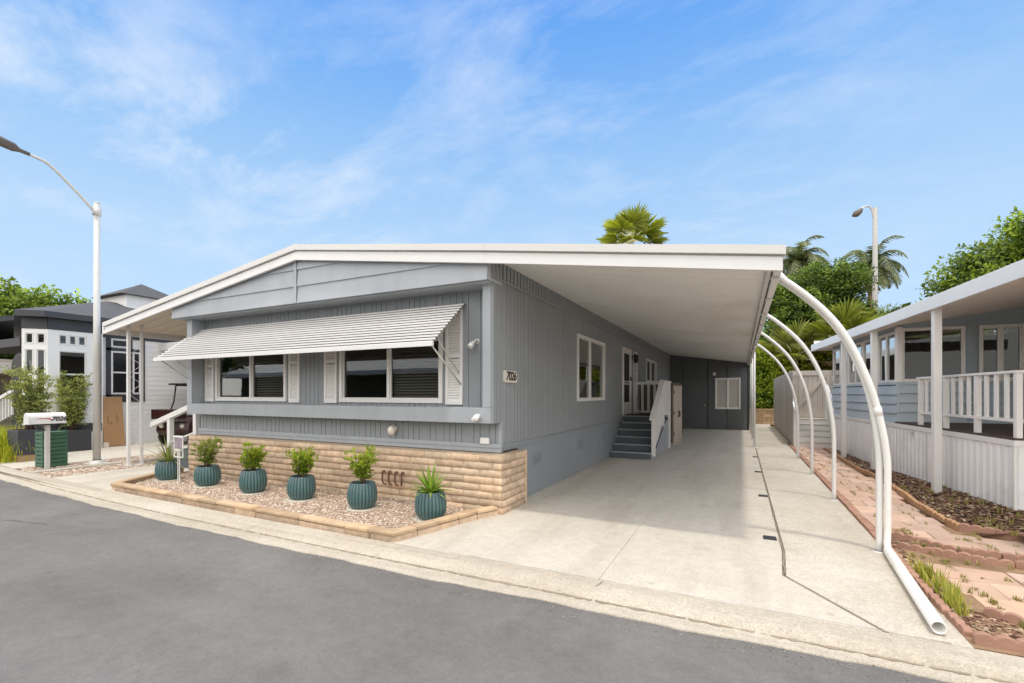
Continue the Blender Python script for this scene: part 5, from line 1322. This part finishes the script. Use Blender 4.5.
# its carport awning along our side
mb = MB(); mb.box(-17.25, -13.95, 8.6, 8.66, 3.02, 3.26); mb.box(-17.25, -13.95, 8.66, 11, 3.2, 3.25); mb.build('carport_awning', M['white_metal'], NH)
mb = MB(); mb.box(-14.02, -13.95, 8.62, 8.69, 0, 3.2); mb.build('awning_post', M['white_metal'], NH)
mb = MB(); mb.box(-20.6, -17.95, 4.85, 4.95, .2, .9); 
mb = MB(); 
for k in range(12):
    x = -20.4 + k * .2; mb.box(x, x + .05, 5.40, 5.44, .45 + (k * .05), 1.05 + k * .05)
sloped2 = [(x, y, (1.05 + (x + 20.4) * .25) + d) for d in (0, .09) for y in (5.37, 5.46) for x in (-20.6, -17.9)]
mb.add(sloped2, [(0, 2, 3, 1), (4, 5, 7, 6), (0, 1, 5, 4), (2, 6, 7, 3), (0, 4, 6, 2), (1, 3, 7, 5)]); mb.build('stair_railing', M['white'], NH)
# arched dark entry beside the bay
mb = MB(); ar = [(0, 0), (.9, 0), (.9, 2.3)] + [(.45 + .45 * math.cos(R(a)), 2.3 + .45 * math.sin(R(a))) for a in range(15, 180, 15)] + [(0, 2.3)]
mE, _ = seg_map((-18.85, 5.6), (-17.6, 5.6)); mb.prism([(q[0] * 1.2, q[1]) for q in ar], -.05, 0, mE); mb.build('entry', M['black'], NH)
mb = MB(); mb.box(-22, -18.0, 5.52, 8.2, 2.93, 3.16); mb.build('entry_canopy', M['shingle'], NH)

# house further down the street
FH = thing('far_home', 'gray house with dark roof beyond the white bay home at the left edge', 'house', (-30, 5, 0))
mb = MB(); mb.box(-36, -27, 2.5, 14, 0, 3.0); mb.build('wall', M['beige_wall'], FH)
mb = MB(); pr = [(1.8, 2.95), (8, 4.6), (14.5, 2.95), (14.5, 3.1), (8, 4.78), (1.8, 3.12)]; mb.prism(pr, -36.5, -26.4, lambda u, v, w_: (w_, u, v)); mb.build('roof', M['shingle'], FH)
mb = MB(); mb.box(-26.9, -24.2, 2.6, 9, 2.35, 2.75); mb.build('awning', M['white'], FH)
mb = MB(); mb.box(-24.4, -24.3, 2.6, 2.7, 0, 2.4); mb.box(-24.4, -24.3, 6.6, 6.7, 0, 2.4); mb.build('awning_post', M['white'], FH)
for y in (3.4, 5.6): window(FH, side(-27), y, y + 1.2, 1.0, 2.2, fw=.06, mull=(y + .6,), glass=M['black_gloss'], pane=.012)

# ------------------------------------------------------------------ trees and background planting
def crown(mb, lobes, n_leaf, size, tones, clump=.5, asp=.45, up=.25):
    """lobes: (centre, rx, ry, rz); leaf clumps spread through each lobe's outer volume"""
    tot = sum(l[1] * l[2] + l[1] * l[3] for l in lobes)
    for (c, rx, ry, rz) in lobes:
        nl = int(n_leaf * (rx * ry + rx * rz) / tot); per = 26; nc = max(1, nl // per); lt = rnd(.85, 1.15)
        for i in range(int(nc * 5)):
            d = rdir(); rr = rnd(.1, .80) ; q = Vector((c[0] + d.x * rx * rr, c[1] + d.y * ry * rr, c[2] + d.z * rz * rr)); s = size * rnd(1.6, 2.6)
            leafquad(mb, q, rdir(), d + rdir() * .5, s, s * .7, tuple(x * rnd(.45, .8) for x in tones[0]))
        for i in range(nc):
            d = rdir(); rr = rnd(.55, 1.06); q = Vector((c[0] + d.x * rx * rr, c[1] + d.y * ry * rr, c[2] + d.z * rz * rr))
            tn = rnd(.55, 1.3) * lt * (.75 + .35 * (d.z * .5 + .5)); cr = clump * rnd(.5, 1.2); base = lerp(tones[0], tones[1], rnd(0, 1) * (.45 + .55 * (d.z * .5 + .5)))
            for k in range(per):
                e = rdir(); e.z *= .7; p = q + e * cr * rnd(.3, 1); dd_ = (e + rdir() * .8 + Vector((0, 0, up))); s = size * rnd(.6, 1.3); v = tn * rnd(.78, 1.25)
                leafquad(mb, p, dd_, d + rdir() * .8, s, s * asp, tuple(x * v for x in base))
def limbs(mb, base, top, r, targets):
    b, t_ = Vector(base), Vector(top); pts = [b.lerp(t_, k / 5) + Vector((rnd(-.12, .12), rnd(-.12, .12), 0)) * (1 if 0 < k < 5 else 0) for k in range(6)]
    mb.tube(pts, [r * (1.25 - .1 * k) for k in range(6)], 10)
    for tg in targets:
        tg = Vector(tg); s = pts[random.choice((3, 4, 5))]; mid = s.lerp(tg, .5) + Vector((rnd(-.3, .3), rnd(-.3, .3), rnd(0, .4))); mb.tube([s, s.lerp(mid, .5), mid, tg], [r * .55, r * .45, r * .33, r * .1], 7)
def tree(name, label, loc, trunk_top, r, lobes, n_leaf, size, tones, seed, clump=.5, mt='leaf', asp=.45, group=None, cat='tree'):
    random.seed(seed); o = thing(name, label, cat, loc, group=group); mb = MB()
    limbs(mb, (0, 0, -.1), trunk_top, r, [(l[0][0] * .9, l[0][1] * .9, l[0][2]) for l in lobes]); mb.build('trunk', M['bark'], o, local=True)
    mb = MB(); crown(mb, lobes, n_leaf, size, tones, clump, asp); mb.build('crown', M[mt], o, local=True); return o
YG = ((.12, .19, .012), (.46, .54, .04)); DG = ((.05, .105, .014), (.32, .44, .055)); MG = ((.06, .12, .014), (.40, .52, .06))
# big tree on the right behind the porch home
rl = [((0, 0, 5.6), 3.2, 2.6, 2.4), ((-2.3, -.4, 4.5), 1.5, 1.6, 1.5), ((2.4, .2, 6.8), 2.4, 2.2, 2.2), ((.6, -.8, 7.4), 1.9, 1.8, 1.5), ((-1.5, -.3, 6.0), 1.6, 1.5, 1.2), ((3.8, .4, 4.8), 2.4, 2.2, 2.2), ((4.6, 0, 8.2), 2.0, 1.8, 1.6)]
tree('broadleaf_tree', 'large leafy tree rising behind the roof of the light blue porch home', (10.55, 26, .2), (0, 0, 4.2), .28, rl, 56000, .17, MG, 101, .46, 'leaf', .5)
# dense dark tree mid right
tree('dense_tree', 'dark green dense tree behind the end of the carport roof', (3.9, 36, 0), (0, 0, 5), .25, [((0, 0, 7.0), 2.6, 2.2, 2.4), ((1.9, -.2, 8.6), 1.7, 1.6, 1.5), ((-1.4, .2, 8.0), 1.7, 1.5, 1.5), ((.4, -.4, 8.7), 1.5, 1.3, 1.3), ((-2.0, 0, 4.6), 1.8, 1.8, 2.0), ((2.4, .3, 6.2), 1.6, 1.5, 1.6)], 38000, .165, DG, 102, .40, 'leafd', .5)
# bushes behind fence: yellow green
for i, (x, y, z, rx, rz, tn, lab) in enumerate(((1.2, 29.2, 2.3, 1.25, 2.2, YG, 'yellow green bush beyond the low block wall at the end of the walkway'), (3.1, 30.0, 2.9, 1.5, 2.5, ((.16, .22, .012), (.62, .62, .03)), 'bright yellow green bush behind the beige fence and gate'), (5.3, 30.4, 2.6, 1.5, 2.3, YG, 'green bush behind the gate, next to the end of the porch home roof'))):
    tree('garden_bush', lab, (x, y, 0), (0, 0, 1.6), .07, [((0, 0, z), rx, 1.2, rz * .8), ((-.5, -.3, z + 1.0), rx * .6, .9, rz * .5), ((.6, -.2, z + .5), rx * .6, .9, rz * .55), ((.1, -.5, z - 1.2), rx * .9, 1, 1.0)], 9500, .135, tn, 110 + i, .28, 'leaf', .5, cat='bush', group='bushes behind the yard fence')
for i, (x, lab) in enumerate(((9.2, 'feathery pale green hedge clump left of the two beyond the porch home roof'), (12.6, 'feathery pale green hedge clump right of the two beyond the porch home roof'))):
    tree('feathery_hedge', lab, (x, 44, 0), (0, 0, 3), .1, [((0, 0, 5.2), 2.4, 1.5, 3.0), ((1.2, 0, 6.6), 1.5, 1.2, 1.7), ((-1.1, 0, 6.4), 1.4, 1.2, 1.7)], 8000, .34, ((.08, .12, .015), (.30, .38, .06)), 120 + i, .5, 'leaf', .16, cat='hedge', group='feathery hedge behind the porch home')
tree('garden_bush', 'dark bush on the bare slope above the low block wall', (1.1, 31.5, 0), (0, 0, 1.0), .06, [((0, 0, 1.6), 1.5, 1.0, 1.2)], 1500, .16, DG, 131, .3, 'leafd', cat='bush', group='bushes behind the yard fence')
# left trees behind the bay home
tree('broadleaf_tree', 'broad rounded tree with dense crown behind the white bay home on the left', (-42, 10.5, 0), (0, 0, 3.5), .35, [((0, 0, 4.8), 4.5, 5.4, 3.6), ((1, -3.0, 5.0), 3.2, 3.2, 3.1), ((1, 3.6, 5.3), 3, 3, 2.9), ((1, .6, 6.2), 3, 3, 2.4), ((1.4, -6.0, 5.6), 3, 3, 3.0), ((2, 6.2, 4.6), 2.4, 2.4, 2.2)], 62000, .28, MG, 140, .55, 'leafd', .55)

def fan_palm(o, seed, z, r, nf, tones, dead=3):
    random.seed(seed); lf = MB(); st = MB()
    for i in range(nf):
        a = i * 2.4 + rnd(-.3, .3); el = R(80 - 95 * (i / nf)) ; d = Vector((math.cos(a) * math.cos(el), math.sin(a) * math.cos(el), math.sin(el)))
        ln = r * rnd(.50, .66); b = Vector((0, 0, z)); e = b + d * ln + Vector((0, 0, -.10 * ln * math.cos(el)))
        st.tube([b, b.lerp(e, .5) + Vector((0, 0, .04)), e], [.035, .025, .016], 5)
        s_ = d.cross(Vector((0, 0, 1))); s_ = s_.normalized() if s_.length > .1 else Vector((1, 0, 0)); n2 = s_.cross(d).normalized()
        isd = i >= nf - dead; tn = rnd(.65, 1.25); R0 = r * rnd(.50, .62)
        for k in range(26):
            th = R(-118 + 236 * k / 25); dv = (d * math.cos(th) + s_ * math.sin(th)).normalized(); L_ = R0 * (.72 + .28 * math.cos(th)) * rnd(.9, 1.08); w_ = R0 * .030
            sd = dv.cross(n2).normalized(); tip = e + dv * L_ + Vector((0, 0, -.20 * L_ * abs(math.sin(th)) - .10 * L_)) + n2 * rnd(-.06, .06); m_ = e + dv * L_ * .55 + n2 * .03
            c = lerp(tones[0], tones[1], rnd(0, 1)) if not isd else (.22, .16, .08); c = tuple(v * tn for v in c)
            lf.add([e, m_ + sd * w_, tip, m_ - sd * w_], [(0, 1, 2), (0, 2, 3)], c)
    st.build('stalks', M['leaf'], o, local=True); 
    for v in st.c: pass
    lf.build('fronds', M['leaf'], o, local=True)
def palm_trunk(o, z, r, m='palmbark', bulge=0):
    mb = MB(); k = max(6, int(z / .45)); mb.tube([(0.02 * math.sin(i), .02 * math.cos(i * 1.7), z * i / k - .1 * (i == 0)) for i in range(k + 1)], [r * (1.25 - .3 * i / k) * (1 + .05 * (i % 2)) * (1 + (bulge if i > k - 4 else 0)) for i in range(k + 1)], 10); mb.build('trunk', M[m], o, local=True)
o = thing('fan_palm', 'fan palm crown showing above the middle of the gray home roof', 'palm', (-6.3, 30.2, 0)); palm_trunk(o, 11.2, .22); fan_palm(o, 151, 11.35, 2.25, 26, ((.16, .22, .02), (.52, .56, .06)), 0)
o = thing('fan_palm', 'yellow green fan palm between the curved supports and the porch home roof', 'palm', (4.9, 29.5, 0)); palm_trunk(o, 3.95, .2); fan_palm(o, 152, 4.0, 2.5, 24, ((.12, .17, .015), (.44, .48, .07)), 2)
o = thing('fan_palm', 'low fan palm half hidden behind the second curved support', 'palm', (2.6, 29.3, 0)); palm_trunk(o, 3.5, .18); fan_palm(o, 153, 3.5, 2.1, 20, ((.13, .16, .03), (.40, .42, .09)), 2)
def feather_palm(o, seed, z, r, nf, tones):
    random.seed(seed); lf = MB(); st = MB()
    for i in range(nf):
        a = i * 2.4 + rnd(-.3, .3); el = R(82 - 92 * (i / nf)); d = Vector((math.cos(a) * math.cos(el), math.sin(a) * math.cos(el), math.sin(el))); p = Vector((0, 0, z)); pts = [p]; sg = 12; L_ = r * rnd(1.0, 1.25)
        for k in range(sg):
            d = (d + Vector((0, 0, -.16 - .03 * k * .6))).normalized(); p = p + d * L_ / sg; pts.append(p)
        st.tube(pts, [.04 - .0028 * k for k in range(sg + 1)], 5, c=(.3, .3, .1)); tn = rnd(.7, 1.25)
        for k in range(1, sg * 4):
            u = k / (sg * 4) * sg; j = int(u); q = pts[j].lerp(pts[min(j + 1, sg)], u - j); dr_ = (pts[min(j + 1, sg)] - pts[j]).normalized() if j < sg else d
            s_ = dr_.cross(Vector((0, 0, 1))); s_ = s_.normalized() if s_.length > .05 else Vector((1, 0, 0)); ll = L_ * .27 * math.sin(math.pi * min(.98, .12 + .86 * k / (sg * 4)))
            for sgn in (-1, 1):
                dv = (s_ * sgn + dr_ * .55 + Vector((0, 0, rnd(-.55, .15)))).normalized(); tip = q + dv * ll + Vector((0, 0, -.25 * ll)); w_ = .06
                c = tuple(v * tn for v in lerp(tones[0], tones[1], rnd(0, 1))); sd = dr_ * w_
                lf.add([q - sd, q + sd, q.lerp(tip, .6) + sd * .8, tip], [(0, 1, 2, 3)], c)
    st.build('stalks', M['leaf'], o, local=True); lf.build('fronds', M['leaf'], o, local=True)
FT = ((.09, .12, .06), (.28, .32, .17))
o = thing('feather_palm', 'drooping feather palm just above the right end of the carport roof', 'palm', (4.9, 52.5, 0)); palm_trunk(o, 14.3, .22); feather_palm(o, 161, 14.4, 3.3, 22, FT)
o = thing('feather_palm', 'drooping feather palm with bare trunk behind the utility pole lamp', 'palm', (11.3, 55.5, 0)); palm_trunk(o, 13.4, .30, bulge=.9); feather_palm(o, 162, 13.9, 3.4, 26, FT)
PL = thing('pole_lamp', 'tall weathered utility pole with small cobra head lamp among the palms', 'street lamp', (10.88, 52.2, 0))
mb = MB(); mb.tube([(10.88, 52.2, 0), (10.88, 52.2, 18.4)], [.25, .18], 12); mb.build('pole', M['wood_pole'], PL)
mb = MB(); mb.tube(smooth([(10.75, 52.2, 17.6), (10.6, 52.1, 18.3), (10.3, 51.9, 18.55), (9.9, 51.7, 18.45), (9.7, 51.6, 18.2)]), .07, 8); mb.build('arm', M['galv'], PL)
mb = MB(); mb.tube([(9.82, 51.65, 18.30), (9.66, 51.6, 18.12), (9.35, 51.5, 17.86), (9.1, 51.4, 17.7)], [.1, .24, .30, .12], 10); mb.build('luminaire', M['lamp_brown'], PL)

# low block wall and slope at the end of the walkway
random.seed(5)
LW = thing('block_wall', 'low tan block wall across the far end of the walkway', 'wall', (1, 27.3, 0)); mb = MB()
for r_ in range(4):
    x = -3.0 - (r_ % 2) * .2
    while x < 6: b = rnd(.8, 1.1); mb.box(x + .004, x + .396, 27.3 + rnd(0, .01), 27.5, r_ * .19 - .02, r_ * .19 + .165, c=(b, b, b)); x += .4
mb.build('blocks', M['stoneblock'], LW, bevel=.01)
mb = MB(); mb.box(-3, 6, 27.27, 27.53, .745, .80); mb.build('cap', M['stoneblock'], LW, bevel=.01)
mb = MB(); nx, ny = 40, 8
for j in range(ny + 1):
    for i in range(nx + 1): mb.v.append((-20 + i, 27.5 + j * 1.5, .6 + .22 * j * 1.0 + rnd(-.12, .12))); mb.c.append((1, 1, 1))
for j in range(ny):
    for i in range(nx): a = j * (nx + 1) + i; mb.f.append((a, a + 1, a + nx + 2, a + nx + 1)); mb.sm.append(True); mb.mi.append(0)
struct('bank', mb, M['brownslope'])

# across the street, behind the photographer (seen in the window panes)
OH = thing('opposite_home', 'pale home across the street reflected in the window panes', 'house', (-8, -11, 0))
mb = MB(); mb.box(-34, 1, -20, -11, 0, 3.0); mb.build('wall', M['olive_wall'], OH)
mb = MB(); mb.prism([(-21, 3.0), (-15.5, 4.3), (-9.6, 3.0), (-9.6, 2.75), (-21, 2.75)], -35, 2, lambda u, v, w_: (w_, u, v)); mb.build('roof', M['roofmetal'], OH)
for x in (-14, -9.5, -5, -1.6): window(OH, (lambda u, v, w_: (u, -11 + w_, v)), x, x + 1.8, 1.1, 2.4, mull=(x + .9,), glass=M['black_gloss'], pane=.012)
mb = MB()
for k in range(60): mb.box(-16 + k * .28, -16 + k * .28 + .05, -9.55, -9.5, .1, 1.0)
mb.box(-16, .8, -9.56, -9.49, 1.0, 1.06); mb.build('railing', M['white'], OH)
for i, (x, y, s, lab) in enumerate(((-12, -23, 1.5, 'tree rising behind the opposite home'), (4.5, -13.5, 1.25, 'tree beyond the opposite home at its east end'), (-39, -12, 1.2, 'tree further west across the street'))):
    tree('broadleaf_tree', lab, (x, y, 0), (0, 0, 2.6 * s), .2, [((0, 0, 4.4 * s), 2.6 * s, 2.4 * s, 2.2 * s), ((1.5 * s, 0, 3.8 * s), 1.6 * s, 1.6 * s, 1.4 * s), ((-1.6 * s, .3, 4 * s), 1.7 * s, 1.6 * s, 1.5 * s)], 3500, .32, MG, 170 + i, .6, 'leafd', .5)
